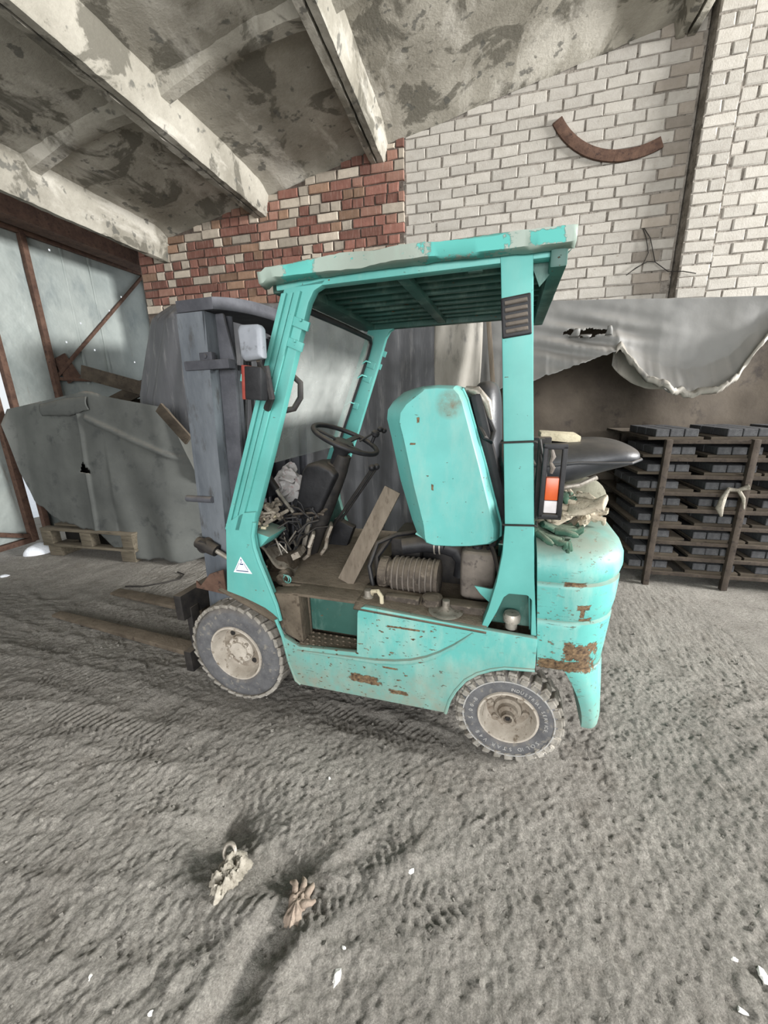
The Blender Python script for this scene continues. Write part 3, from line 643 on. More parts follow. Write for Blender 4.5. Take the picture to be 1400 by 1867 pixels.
tag(MB().prism(arcpts(), 4.965, 4.993).build('metal_arc', 'rust', None, 40, .003, top=True), 'rusty curved strip of metal hung on the white brick wall', 'metal strip')
wire = MB().tube([(1.46, 4.985, 3.18), (1.50, 4.97, 3.08), (1.53, 4.96, 2.95), (1.50, 4.96, 2.86), (1.40, 4.965, 2.80), (1.36, 4.97, 2.77), (1.44, 4.965, 2.83), (1.53, 4.95, 2.87), (1.60, 4.95, 2.86), (1.72, 4.93, 2.76), (1.82, 4.845, 2.73), (1.93, 4.84, 2.70)], .004, 6).tube([(1.47, 4.985, 3.18), (1.53, 4.96, 3.08), (1.57, 4.96, 2.96), (1.60, 4.95, 2.86)], .004, 6)
tag(wire.build('wire', 'cable', top=True), 'loop of loose wire hanging on the white brick wall', 'wire')

# ------------------------------------------------------------------ the forklift (frame: x forward, y to its left, z up; origin under the rear axle)
FK = tag(empty('forklift', FM.translation, math.pi-A_F), 'worn turquoise forklift with its hood tipped back, standing on the dirt floor', 'forklift')
def P_(b, name, mat, parent=None, **k): return b.build(name, mat, parent or FK, **k)
def slab(pts, y0, y1, name, mat, parent=None, bevel=.006, **k): return P_(MB().prism(pts, y0, y1), name, mat, parent, bevel=bevel, **k)
def text_ring(word, cx, cz, r, size, a0, step, y, parent):
    """raised lettering round the sidewall, clockwise as seen from outside"""
    dg = bpy.context.evaluated_depsgraph_get(); b = MB(); a = a0
    for ch in word:
        if ch != ' ':
            c = bpy.data.curves.new('glyph', 'FONT'); c.body = ch; c.size = size; c.align_x = 'CENTER'; c.extrude = .002; c.resolution_u = 2
            o = bpy.data.objects.new('glyph', c); COL.objects.link(o); bpy.context.view_layer.update()
            me = bpy.data.meshes.new_from_object(o.evaluated_get(bpy.context.evaluated_depsgraph_get()))
            # seen from outside (+y looking to -y) the forklift's +x is to the left
            vs = []
            for v in me.vertices:
                gx, gy = v.co.x, v.co.y+r
                rx, rz = gx*math.cos(a)+gy*math.sin(a), -gx*math.sin(a)+gy*math.cos(a)
                vs.append((cx-rx, y+v.co.z, cz+rz))
            b.add(vs, [tuple(p.vertices) for p in me.polygons])
            bpy.data.objects.remove(o); bpy.data.curves.remove(c); bpy.data.meshes.remove(me)
        a += step*(.55 if ch in ' .I-' else 1)
    P_(b, 'lettering', 'letter', parent, smooth=0)
def wheel(name, cx, cz, Rt, w, rim, side, lugs, lettered, front):
    yo = .5; k = 1 if side > 0 else -1
    Y = lambda y: k*y
    tp = [(rim-.006, yo-.02), (rim+.006, yo-.006), (rim+.03, yo+.001), (Rt-.05, yo), (Rt-.028, yo-.008), (Rt-.016, yo-.03), (Rt-.014, yo-w/2), (Rt-.016, yo-w+.03), (Rt-.028, yo-w+.008), (rim+.03, yo-w), (rim-.006, yo-w+.02)]
    wh = P_(MB().lathe([(rim+.004, Y(yo-.012)), (rim, Y(yo-.002)), (rim-.008, Y(yo-.002)), (rim-.016, Y(yo-.016)), (rim-.028, Y(yo-.06)), (rim-.036, Y(yo-.072)), (rim*.48, Y(yo-.078)), (rim*.44, Y(yo-.07)), (.004, Y(yo-.07))], (cx, 0, cz), n=48, cap=False), 'wheel', 'rim', smooth=35)
    ty = P_(MB().lathe([(r, Y(y)) for r, y in tp], (cx, 0, cz), n=72, cap=False), 'tyre', 'rubber', wh, smooth=50)
    P_(MB().lathe([(rim-.034, Y(yo-.0705)), (rim*.52, Y(yo-.0755)), (rim*.44, Y(yo-.068)), (.004, Y(yo-.068))], (cx, 0, cz), n=48, cap=False), 'dish', 'hub', wh)
    lg = MB()
    for i in range(lugs):
        for row in ((0, 1) if not front else (0, 1)):
            t = 2*math.pi*(i+.5*row)/lugs; wy = w*.46; ym = yo-.004-wy/2 if row == 0 else yo-w+.004+wy/2
            pitch = 2*math.pi*Rt/lugs; ln = pitch*(.70 if not front else .92); hgt = .030 if not front else .020
            q = Matrix(((-math.sin(t), 0, math.cos(t)), (0, 1, 0), (math.cos(t), 0, math.sin(t))))
            q = q @ Matrix.Rotation((.22 if row == 0 else -.22)*k, 3, 'Z')
            rc = Rt-hgt/2
            lg.box((cx+math.cos(t)*rc, Y(ym), cz+math.sin(t)*rc), (ln, wy, hgt), q, (.86, .92))
            if row == 0 and not front:       # shoulder of the lug running down the sidewall
                rs = Rt-.028; lg.box((cx+math.cos(t)*rs, Y(yo-.010), cz+math.sin(t)*rs), (ln*.86, .024, .034), q)
    lg.jitter(.0035, 35)
    P_(lg, 'tread', 'rubber_tread', wh, smooth=30, bevel=.003, seg=1)['kind'] = 'stuff'
    if front:
        hb = P_(MB().lathe([(.078, Y(yo-.075)), (.078, Y(yo-.05)), (.072, Y(yo-.042)), (.052, Y(yo-.038)), (.05, Y(yo-.03)), (.003, Y(yo-.028))], (cx, 0, cz), n=36), 'hub', 'rim', wh, smooth=35)
        for i in range(6):
            t = i*math.pi/3+.35; P_(MB().lathe([(.012, Y(yo-.042)), (.012, Y(yo-.026)), (.007, Y(yo-.022)), (.006, Y(yo-.012)), (.001, Y(yo-.012))], (cx+.064*math.cos(t), 0, cz+.064*math.sin(t)), n=6), 'lug_nut', 'rim', hb, smooth=20)
        for i in range(4):
            t = i*math.pi/2+.9; P_(MB().lathe([(.022, Y(yo-.074)), (.001, Y(yo-.071))], (cx+.104*math.cos(t), 0, cz+.104*math.sin(t)), n=16), 'vent_hole', 'black_metal', wh)
    else:
        hb = P_(MB().lathe([(.062, Y(yo-.07)), (.058, Y(yo-.055)), (.044, Y(yo-.048)), (.04, Y(yo-.03)), (.027, Y(yo-.02)), (.026, Y(yo+.004)), (.018, Y(yo+.004)), (.016, Y(yo-.012)), (.001, Y(yo-.012))], (cx, 0, cz), n=32), 'hub', 'hub', wh, smooth=35)
        P_(MB().lathe([(.011, Y(yo-.012)), (.011, Y(yo-.001)), (.001, Y(yo-.001))], (cx, 0, cz), n=6), 'axle_nut', 'black_metal', hb, smooth=20)
        for i in range(6):
            t = i*math.pi/3+.2; P_(MB().lathe([(.018, Y(yo-.076)), (.015, Y(yo-.060)), (.001, Y(yo-.058))], (cx+.078*math.cos(t), 0, cz+.078*math.sin(t)), n=14), 'lug_nut', 'hub', hb, smooth=30)
    if lettered:
        P_(MB().lathe([(Rt-.042, yo-.002), (Rt-.042, yo+.004), (Rt-.037, yo+.004), (Rt-.037, yo-.004)], (cx, 0, cz), n=64, cap=False), 'sidewall_ridge', 'letter', wh)
        text_ring('INDUSTRIAL SERVICE', cx, cz, rim+.022, .021, .05, .108, yo+.0005, wh)
        text_ring('SOLID STAR V48', cx, cz, rim+.022, .026, 2.2, .158, yo+.0005, wh)
        text_ring('5.00-8', cx, cz, rim+.022, .026, -1.75, .165, yo+.0005, wh)
    return wh
wheel('wheel', .06, .226, .231, .128, .128, 1, 27, True, False); wheel('wheel', .06, .226, .231, .128, .128, -1, 27, False, False)
wheel('wheel', 1.467, .283, .288, .165, .158, 1, 34, False, True); wheel('wheel', 1.467, .283, .288, .165, .158, -1, 34, False, True)
P_(MB().lathe([(.04, -.4), (.04, .4)], (1.467, 0, .283), n=16).lathe([(.03, -.4), (.03, .4)], (.06, 0, .226), n=16), 'axle', 'grime')
# --- body
BODY = [(1.06, .205), (.327, .217), (.31, .29), (.286, .345), (.245, .41), (.196, .454), (.14, .485), (.087, .504), (-.028, .517), (-.028, .66), (.171, .668), (.643, .695), (.70, .697), (.722, .685), (.733, .66), (.745, .452), (1.05, .428), (1.137, .471), (1.115, .33), (1.085, .225)]
sp_ = slab(BODY, .505, .53, 'side_panel', 'teal_body', bevel=.005)
P_(MB().tube([(1.06, .531, .405), (.9, .531, .412), (.747, .531, .42), (.65, .531, .425), (.559, .531, .438), (.48, .531, .458), (.409, .531, .488), (.35, .531, .525), (.291, .531, .572), (.25, .531, .612), (.221, .531, .645)], [.005, .008, .012, .014, .015, .015, .015, .014, .012, .009, .004], 8), 'bead', 'teal_body', sp_)
P_(MB().tube([(x, .529, z) for x, z in [(.327, .217), (.31, .29), (.286, .345), (.245, .41), (.196, .454), (.14, .485), (.087, .504), (-.028, .517)]], .008, 8), 'arch_lip', 'teal_body', sp_)
P_(MB().tube([(x, .527, z) for x, z in [(1.165, .56), (1.137, .471), (1.115, .33), (1.085, .225), (1.06, .207)]], .009, 8), 'front_lip', 'teal_body', sp_)
slab([(x, z) for x, z in BODY if not (.7 < x < 1.06 and .42 < z < .69)], -.53, -.505, 'side_panel', 'teal')
P_(MB().box((.70, 0, .40), (.74, .72, .40)).box((.25, 0, .57), (.56, .70, .16)), 'chassis', 'grime', bevel=.01)
P_(MB().box((1.29, 0, .45), (.20, .60, .34)), 'axle_housing', 'grime', bevel=.01)
# step recess in the side
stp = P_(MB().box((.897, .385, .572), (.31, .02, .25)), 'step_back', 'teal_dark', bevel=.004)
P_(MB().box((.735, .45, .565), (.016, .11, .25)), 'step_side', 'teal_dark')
tr = P_(MB().box((.90, .455, .422), (.33, .125, .018)), 'step_tread', 'floor_grime', bevel=.004)
dm = MB()
for i in range(9):
    for j in range(4): dm.ell((.77+i*.033+(j % 2)*.016, .405+j*.032, .432), (.008, .006, .006), 8, 5)
P_(dm, 'tread_knobs', 'floor_grime', tr)['kind'] = 'stuff'
P_(MB().prism([(1.19, .70), (1.04, .70), (1.04, .428), (1.13, .46), (1.15, .54)], .40, .415).prism([(1.21, .68), (1.15, .545), (1.137, .471), (1.05, .43), (1.04, .44), (1.045, .70)], .42, .50), 'step_riser', 'floor_grime', bevel=.004)
# floor plate, ledge beside the engine
P_(MB().box((1.06, -.06, .695), (.62, .90, .014)).box((.90, .44, .693), (.36, .12, .014)), 'floor_plate', 'floor_grime', bevel=.003)
led = MB(); n = 24
led.grid(n, 8, lambda u, v: ((.75+(.168-.75)*u), .532-.20*v, .693-.03*u*.9+.004*math.sin(v*9)-.012*(1-v)**6+.012*v))
P_(led, 'engine_ledge', 'floor_grime', solid=.01)
P_(MB().box((.90, -.44, .66), (1.5, .14, .05)), 'engine_ledge', 'floor_grime', bevel=.01)
# --- front cowl with the number plate sticker
COWL = [(1.398, 1.03), (1.447, .669), (1.352, .646), (1.28, .622), (1.23, .603), (1.19, .578), (1.15, .545), (1.165, .633), (1.209, .773), (1.235, .85), (1.252, .92), (1.255, .98), (1.235, 1.05), (1.222, 1.10), (1.30, 1.09)]
cw_ = slab(COWL, .475, .515, 'front_cowl', 'teal_post', bevel=.006)
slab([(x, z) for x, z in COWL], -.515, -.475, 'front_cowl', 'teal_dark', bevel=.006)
P_(MB().tube([(x, .512, z) for x, z in [(1.235, 1.05), (1.255, .98), (1.252, .92), (1.235, .85), (1.209, .773), (1.165, .633), (1.15, .548)]], .010, 8), 'cowl_edge', 'teal_post', cw_)
P_(MB().grid(20, 4, lambda u, v: (lambda x, z: (x, .515-.20*v, z-.004))(*[(1.50-.36*u), (.672-.13*u-.03*u*u)])), 'mudguard', 'floor_grime', cw_, solid=.008)
slab([(1.47, .635), (1.66, .65), (1.655, .69), (1.63, .665), (1.56, .74), (1.47, .775)], .485, .495, 'mudguard_bracket', 'rust', bevel=.002)
stk = P_(MB().prism([(1.335, .868), (1.388, .781), (1.28, .783)], .5155, .5165), 'warning_sticker', 'sticker_white', cw_, smooth=0)
P_(MB().prism([(1.372, .7895), (1.298, .7905), (1.302, .795), (1.369, .794)], .5165, .5169).prism([(1.346, .825), (1.324, .825), (1.328, .833), (1.335, .830), (1.342, .833)], .5165, .5169).prism([(1.339, .839), (1.335, .8435), (1.331, .839), (1.335, .8365)], .5165, .5169).prism([(1.3395, .850), (1.335, .857), (1.3305, .850), (1.335, .846)], .5165, .5169)
   .prism([(1.372, .797), (1.349, .835), (1.3475, .8335), (1.3695, .797)], .5165, .5169).prism([(1.3, .798), (1.321, .835), (1.3225, .8335), (1.303, .798)], .5165, .5169), 'sticker_print', 'sticker_blue', cw_, smooth=0)
# --- overhead guard
PIL = [(1.398, 1.026), (1.279, 1.308), (1.118, 1.68), (.985, 2.005), (.80, 2.02), (.818, 2.001), (.86, 1.983), (.886, 1.945), (.914, 1.874), (.954, 1.777), (1.096, 1.409), (1.218, 1.105), (1.25, 1.04)]
PILF = [(1.40, 1.0), (1.279, 1.308), (1.118, 1.68), (.985, 2.005), (.80, 2.02), (.818, 2.001), (.85, 1.983), (.875, 1.945), (.900, 1.874), (.934, 1.777), (1.072, 1.409), (1.205, 1.08), (1.27, 1.0)]
for s in (1, -1):
    pil = slab(PIL if s > 0 else PILF, *sorted((s*.46, s*.50)), 'front_pillar', 'teal_post', bevel=.005)
    for q, (w0, w1, yy) in enumerate(((.0, .022, .512), (.032, .050, .508), (.058, .085, .515))):
        f = lambda z, o: (1.398-(z-1.026)*(1.398-.985)/(2.005-1.026)-o, z)
        P_(MB().prism([f(1.0, w0), f(1.985, w0), f(1.985, w1), f(1.0, w1)], *sorted((s*.49, s*yy))), 'pillar_rib', 'teal_post', pil, bevel=.003)
for (x, z) in ((.915, 1.872), (.948, 1.80)):
    for s in (1, -1): P_(MB().box((x+.005, s*.505, z), (.07, .012, .034), (0, -.4, 0)).tube([(x, s*.49, z+.012), (x, s*.522, z+.012)], .006, 8), 'hinge_plate', 'teal_post', bevel=.002)
P_(MB().box((1.165, .535, 1.675), (.075, .006, .028), (0, -.3, 0)), 'mirror_bracket', 'teal_post', bevel=.001)
POST = [(.189, 2.02), (.185, 1.99), (.171, 1.8), (.145, 1.436), (.122, 1.106), (.125, .993), (.14, .875), (.166, .749), (.197, .642), (.172, .645), (.132, .74), (.108, .81), (.09, .828), (.022, .83), (.004, .812), (-.004, .66), (-.004, .645), (-.028, .64), (.0, .9), (.017, 1.113), (.058, 1.62), (.087, 2.02)]
for s in (1, -1):
    po = slab(POST, *sorted((s*.43, s*.505)), 'rear_pillar', 'teal_post', bevel=.006)
    P_(MB().prism([(x, z) for x, z in ((.232, .80), (.165, .793), (.125, .80), (.13, .735), (.165, .728), (.205, .765))], *sorted((s*.40, s*.41))), 'pillar_gusset', 'teal_post', po, bevel=.003)
    if s > 0:
        v = P_(MB().box((.127, .507, 1.835), (.094, .012, .125), (0, .10, 0)), 'vent_frame', 'black', po, bevel=.008, seg=3)
        for i in range(5):
            z = 1.792+i*.0215; P_(MB().box((.1265+(z-1.835)*.10, .5155, z), (.07, .008, .012), (.55, .10, 0)), 'vent_slat', 'tank', v, bevel=.002)
        for z, xa, xb in ((1.423, .146, .040), (1.115, .123, .017)):
            P_(MB().tube([(xa+.004, .44, z), (xa+.006, .508, z), (xa, .512, z), (xb, .512, z+.005), (xb-.008, .506, z), (xb-.01, .44, z)], .004, 6), 'binding_wire', 'cable', po)
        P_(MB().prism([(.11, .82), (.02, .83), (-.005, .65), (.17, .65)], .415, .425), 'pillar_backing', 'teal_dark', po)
        P_(MB().lathe([(.024, .66), (.024, .69), (.034, .692), (.036, .715), (.03, .728), (.002, .73)], (.072, .47, 0), 'z', 20), 'filler_cap', 'steel', po)
        P_(MB().tube([(-.004, .43, .64), (.036, .43, 1.11), (.08, .43, 1.62), (.106, .43, 2.0)], .004, 4), 'pillar_seam', 'teal_post', po)
rf = MB()
def rim_edge(u, v):      # the folded rim of the sheet on top, bent and dented
    x = -.03+1.09*u; t = v*3; y, z = [(.515, 2.012), (.548, 2.022), (.552, 2.058), (.52, 2.068)][round(t)]
    return (x, y+.008*fbm(x, v, 1, 5), z+.010*math.sin(u*2.6)-.012*(u > .98)+.008*fbm(x, v, 3, 4)-.01*(1-u)*v*.3)
rim_ = rf.grid(60, 4, rim_edge); rp = P_(rf, 'roof_rim', 'teal_roof', solid=.006, smooth=60)
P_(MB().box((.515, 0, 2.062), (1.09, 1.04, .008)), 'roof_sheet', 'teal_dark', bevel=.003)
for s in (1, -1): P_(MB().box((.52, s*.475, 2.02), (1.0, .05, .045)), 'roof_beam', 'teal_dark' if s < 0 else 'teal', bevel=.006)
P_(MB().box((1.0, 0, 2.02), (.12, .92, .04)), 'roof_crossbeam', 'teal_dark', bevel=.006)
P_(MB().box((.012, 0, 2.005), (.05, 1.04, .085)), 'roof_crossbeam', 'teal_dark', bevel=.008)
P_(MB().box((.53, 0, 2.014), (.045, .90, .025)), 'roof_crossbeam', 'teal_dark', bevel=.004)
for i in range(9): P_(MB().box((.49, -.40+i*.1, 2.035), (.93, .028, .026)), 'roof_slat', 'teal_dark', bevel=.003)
P_(MB().box((.27, .448, 2.005), (.05, .02, .02)), 'roof_clip', 'teal_dark', bevel=.003)
for y in (.44, -.45): P_(MB().prism([(.09, 2.0), (.01, 2.0), (-.03, 2.03), (.06, 1.93)], y, y+.01), 'roof_gusset', 'teal_dark')
# windscreen in its rubber seal, between the front pillars
fw = lambda z, o=.06: 1.398-(z-1.026)*.4218-o
zs_ = [1.30, 1.965]
P_(MB().add([(fw(1.30), .45, 1.30), (fw(1.30), -.44, 1.30), (fw(1.96), -.44, 1.96), (fw(1.96), .45, 1.96)], [(0, 1, 2, 3)]), 'windscreen', 'glass', solid=.004, smooth=0)
P_(MB().tube([(fw(1.0), -.44, 1.0), (fw(1.3), -.44, 1.3), (fw(1.86), -.44, 1.86), (fw(1.92), -.425, 1.92), (fw(1.94), -.39, 1.94), (fw(1.945), .0, 1.945), (fw(1.945), .45, 1.945)], .014, 8), 'windscreen_seal', 'black')
for (x, z) in ((1.0, 1.80), (1.03, 1.72), (1.12, 1.56)):
    P_(MB().box((x-.03, -.452, z), (.05, .014, .04), (0, -.4, 0)).tube([(x-.03, -.45, z+.01), (x-.01, -.415, z+.02), (x+.02, -.40, z)], .006, 6), 'hinge_plate', 'teal_post', bevel=.002)
P_(MB().tube([(1.06, .47, 1.715), (1.02, .45, 1.70), (.985, .43, 1.66), (.99, .43, 1.60), (1.02, .44, 1.555), (1.06, .45, 1.548), (1.125, .47, 1.553)], .013, 10), 'grab_handle', 'black_metal')
# --- mirror and front lamp on the pillar
mi = P_(MB().loft([[(1.055+x*s_, .66-.012*k, 1.795+z*s_) for x, z in ((-.043, -.055), (.036, -.062), (.05, -.045), (.052, .05), (.04, .065), (-.035, .062), (-.048, .048))] for k, s_ in ((0, .8), (1, 1), (3, 1), (4, .9))]), 'wing_mirror', 'mirror', bevel=.006)
P_(MB().tube([(1.045, .63, 1.735), (1.05, .60, 1.70), (1.09, .54, 1.67)], .009, 8), 'mirror_stalk', 'black_metal', mi)
la = P_(MB().box((1.085, .60, 1.655), (.075, .05, .125), (0, -.1, 0)), 'front_lamp', 'black', bevel=.008)
P_(MB().box((1.126, .60, 1.66), (.014, .052, .128), (0, -.1, 0)), 'lamp_lens', 'lens_red', la, bevel=.003)
P_(MB().tube([(1.05, .58, 1.72), (1.05, .56, 1.60), (1.10, .52, 1.56)], .016, 8), 'lamp_bracket', 'black_metal', la)
# --- mast
ms = P_(MB(), 'mast', 'mast') if False else tag(empty('mast'), None); ms.parent = FK
mx = lambda z, x: x+(2.0-z)*.048
def rail(xa, xb, ya, yb, z0, z1, name, mat, t=.014):
    b = MB()
    for (p, q, r_, s_) in ((xa, xb, yb-t, yb), (xa, xa+t, ya, yb), (xb-t, xb, ya, yb)):
        b.add([(mx(z0, p), r_, z0), (mx(z0, q), r_, z0), (mx(z0, q), s_, z0), (mx(z0, p), s_, z0), (mx(z1, p), r_, z1), (mx(z1, q), r_, z1), (mx(z1, q), s_, z1), (mx(z1, p), s_, z1)], [(0, 3, 2, 1), (4, 5, 6, 7), (0, 1, 5, 4), (1, 2, 6, 5), (2, 3, 7, 6), (3, 0, 4, 7)])
    return P_(b, name, mat, ms, bevel=.002, seg=1)
for s in (1, -1):
    o = rail(1.452, 1.607, .32, .40, .08, 1.985, 'outer_rail', 'mast'); 
    if s < 0: o.scale = (1, -1, 1)
    o = rail(1.47, 1.60, .235, .315, .12, 1.97, 'inner_rail', 'mast_dark')
    if s < 0: o.scale = (1, -1, 1)
    P_(MB().tube([(mx(1.9, 1.42), s*.27, 1.74), (mx(.3, 1.42), s*.27, .3)], .028, 14), 'lift_cylinder', 'mast_dark', ms)
    P_(MB().tube([(mx(1.98, 1.425), s*.27, 1.98), (mx(1.74, 1.42), s*.27, 1.74)], .018, 12), 'piston_rod', 'mast_dark', ms)
    P_(MB().prism([(mx(1.98, 1.44), 1.98), (mx(1.98, 1.40), 1.98), (mx(1.76, 1.35), 1.76), (mx(1.76, 1.435), 1.76)], *sorted((s*.33, s*.345))), 'mast_gusset', 'mast_dark', ms, bevel=.003)
    P_(MB().box((1.475, s*.385, 1.758), (.25, .05, .042)), 'bracket_bar', 'mast_dark', ms, bevel=.006)
    P_(MB().box((1.475, s*.39, 1.795), (.07, .03, .035)).tube([(1.475, s*.40, 1.795), (1.475, s*.412, 1.795)], .011, 6), 'bracket_block', 'mast_dark', ms, bevel=.004)
    P_(MB().tube([(mx(.98, 1.66), s*.408, 1.115), (mx(.98, 1.50), s*.408, 1.115)], .017, 10), 'hose_clamp', 'mast_dark', ms)
    P_(MB().box((1.445, s*.33, 1.20), (.085, .02, 1.08), (0, -.048, 0)), 'side_plate', 'mast_dark', ms, bevel=.003)
    c = P_(MB().tube([(1.665, s*.43, .885), (1.61, s*.43, .868), (1.55, s*.43, .845)], [.03, .036, .032], 12).tube([(1.62, s*.40, .87), (1.62, s*.455, .87)], .036, 14), 'tilt_cylinder', 'black_metal', ms)
    P_(MB().tube([(1.55, s*.43, .845), (1.46, s*.43, .80)], .013, 10), 'cylinder_rod', 'steel', c)
bow = MB(); rows = []
for i in range(25):
    y = .405-.81*i/24; q = 1-(abs(y)/.405)**2.2
    z0, z1 = 1.985+.02*q, 2.035+.035*q; xa, xb = 1.40-.04*q, 1.60-.03*q
    rows.append([(xa, y, z0), (xb, y, z0), (xb, y, z1), (xa, y, z1)])
P_(bow.loft(rows), 'top_crossbar', 'mast_dark', ms, bevel=.004)
P_(MB().box((1.52, 0, 1.72), (.03, .64, .12)).box((1.60, 0, 1.05), (.03, .64, .10)).box((1.66, 0, .35), (.03, .64, .14)), 'mast_crossmember', 'mast_dark', ms, bevel=.004)
P_(MB().tube([(1.50, .03, 1.95), (1.56, .03, .5)], .008, 6).tube([(1.50, -.05, 1.95), (1.56, -.05, .5)], .008, 6).tube([(1.45, .12, 1.9), (1.50, .16, 1.4), (1.53, .10, .7)], .012, 8), 'hydraulic_hose', 'black', ms)
ca = P_(MB().box((1.80, 0, .51), (.05, 1.0, .15)).box((1.80, 0, .17), (.05, 1.0, .13)).box((1.79, .42, .34), (.04, .06, .3)).box((1.79, -.42, .34), (.04, .06, .3)), 'fork_carriage', 'black_metal', bevel=.006)
def fork(tip, heel, z):
    (tx, ta, tb), (hx, ha, hb) = tip, heel; b = MB()
    b.add([(hx, ha, z), (hx, hb, z), (tx, tb, z-.012), (tx, ta, z-.012), (hx, ha, z+.042), (hx, hb, z+.042), (tx, tb, z+.010), (tx, ta, z+.010)], [(0, 3, 2, 1), (4, 5, 6, 7), (0, 1, 5, 4), (1, 2, 6, 5), (2, 3, 7, 6), (3, 0, 4, 7)])
    b.box((hx+.0, (ha+hb)/2, z+.26), (.045, abs(hb-ha), .52))
    return P_(b, 'fork', 'floor_grime', ca, bevel=.008)
fork((3.47, .105, .175), (1.85, .205, .315), .022); fork((3.37, -.23, -.33), (1.85, -.11, -.23), .022)
# --- counterweight: a rounded block with two grooves, and the leg behind the wheel
def ring(z, L, w, r, n=9):
    front = .003-(1.06-z)*.075; pts = [(front, w, z)]
    for k in range(n): t = math.pi/2*k/(n-1); pts.append((L+r-r*math.sin(t), w-r+r*math.cos(t), z))
    for k in range(n): t = math.pi/2*k/(n-1); pts.append((L+r-r*math.cos(t), -(w-r)-r*math.sin(t), z))
    pts.append((front, -w, z)); return pts
prof = [(.505, -.300, .485, .19), (.52, -.306, .497, .19), (.60, -.312, .503, .195), (.70, -.319, .508, .20), (.728, -.320, .508, .20), (.736, -.312, .500, .20), (.744, -.318, .505, .20), (.80, -.328, .512, .21), (.875, -.334, .512, .22), (.888, -.334, .511, .22), (.896, -.324, .502, .22), (.906, -.332, .508, .22), (.94, -.342, .512, .23), (.98, -.342, .506, .24), (1.01, -.332, .490, .25), (1.035, -.306, .46, .25), (1.05, -.27, .425, .24), (1.058, -.22, .38, .2)]
cwt = P_(MB().loft([ring(z, L, w, r) for z, L, w, r in prof]), 'counterweight', 'teal_cw', smooth=50)
leg = MB(); rows = []
for t in [i/10 for i in range(11)]:
    z = .515-.285*t; xa = -.135-.10*math.sin(t*math.pi/2)**.9; xb = -.306-.016*t+.03*max(0, t-.85); w = .488-.015*t-.05*max(0, t-.85)
    rx, ry = (xa-xb)*(.9-.25*t), .17-.05*t
    pts = [(xa, w, z)]+[(xb+rx-rx*math.sin(a), w-ry+ry*math.cos(a), z) for a in [math.pi/2*k/6 for k in range(7)]]
    pts += [(xb+rx-rx*math.cos(a), -(w-ry)-ry*math.sin(a), z) for a in [math.pi/2*k/6 for k in range(7)]]+[(xa, -w, z)]
    rows.append(pts)
P_(leg.loft(rows), 'counterweight_skirt', 'teal_cw', cwt, smooth=50, bevel=.004)
# --- hood, tipped back, with the seat on it
HO = [(.141, .985), (.168, .966), (.25, .949), (.33, .941), (.421, .938), (.48, .948), (.522, .968), (.545, 1.03), (.60, 1.22), (.641, 1.421), (.660, 1.50), (.655, 1.54), (.63, 1.575), (.58, 1.613), (.54, 1.626), (.495, 1.635), (.42, 1.638), (.345, 1.633), (.322, 1.61), (.305, 1.575), (.222, 1.312), (.142, 1.04)]
def inset(t):      # t 0..1 towards the side face: a flat bevel on the front edge, a round one elsewhere
    out = []; rnd = 1-math.sqrt(max(0, 1-t*t))
    for x, z in HO:
        f = max(0, min(1, (x-.47+(1.64-z)*.02)/.10))
        out.append((x-(x-.38)*.10*rnd*(1-f)-f*.09*t, z-(z-1.28)*.045*rnd))
    return out
hb_ = MB(); rr = [(-.36, 1.0), (-.33, .7), (-.28, .2), (-.26, 0), (.245, 0), (.28, .3), (.315, .62), (.340, .84), (.353, .95), (.36, 1.0)]
ho = P_(hb_.loft([[(x, y, z) for x, z in inset(k)] for y, k in rr]), 'engine_hood', 'teal_hood', smooth=28)
P_(MB().tube([(x*1.0+.002, .25, z) for x, z in [(.322, 1.62), (.300, 1.575), (.217, 1.312), (.137, 1.04), (.134, .985), (.168, .960), (.25, .943), (.33, .935), (.421, .932), (.48, .942), (.524, .964)]], .006, 8), 'hood_edge', 'teal_hood', ho)
P_(MB().box((.19, 0, 1.30), (.05, .5, .62), (0, .27, 0)), 'hood_lining', 'black', ho, bevel=.02)
P_(MB().tube([(.315, .22, 1.62), (.27, .22, 1.61), (.225, .22, 1.56), (.205, .22, 1.49)], [.012, .022, .022, .010], 10), 'hood_latch', 'steel', ho)
P_(MB().tube([(.25, .24, 1.46), (.225, .26, 1.42), (.20, .25, 1.40), (.19, .22, 1.44), (.22, .22, 1.50)], .012, 8), 'hood_cable', 'black', ho)
st_ = tag(empty('seat'), None); st_.parent = FK
def pad(rings, name, parent): return P_(MB().loft(rings), name, 'vinyl', parent, smooth=60, sub=2)
def oval(c, ax, ay, a, b, n=12, e=.65):
    out = []
    for k in range(n):
        t = 2*math.pi*k/n; q = lambda v: math.copysign(abs(v)**e, v)
        out.append(Vector(c)+Vector(ax)*(a*q(math.cos(t)))+Vector(ay)*(b*q(math.sin(t))))
    return out
pad([oval((.235-d*.0, 0, z), (1, 0, 0), (0, 1, 0), a, b) for z, a, b, d in ((1.655, .02, .14, 0), (1.64, .055, .20, 0), (1.56, .07, .23, 0), (1.45, .075, .24, 0), (1.30, .085, .24, 0), (1.18, .08, .23, 0), (1.12, .03, .2, 0))], 'seat_cushion', st_).matrix_parent_inverse = Matrix.Identity(4)
pad([oval((x, 0, z), (0, 0, 1), (0, 1, 0), a, b) for x, z, a, b in ((.12, 1.27, .02, .15), (.10, 1.275, .075, .21), (.0, 1.285, .098, .235), (-.12, 1.295, .096, .24), (-.20, 1.315, .082, .24), (-.28, 1.332, .066, .235), (-.34, 1.335, .052, .22), (-.385, 1.333, .032, .18), (-.40, 1.332, .012, .12))], 'backrest', st_)
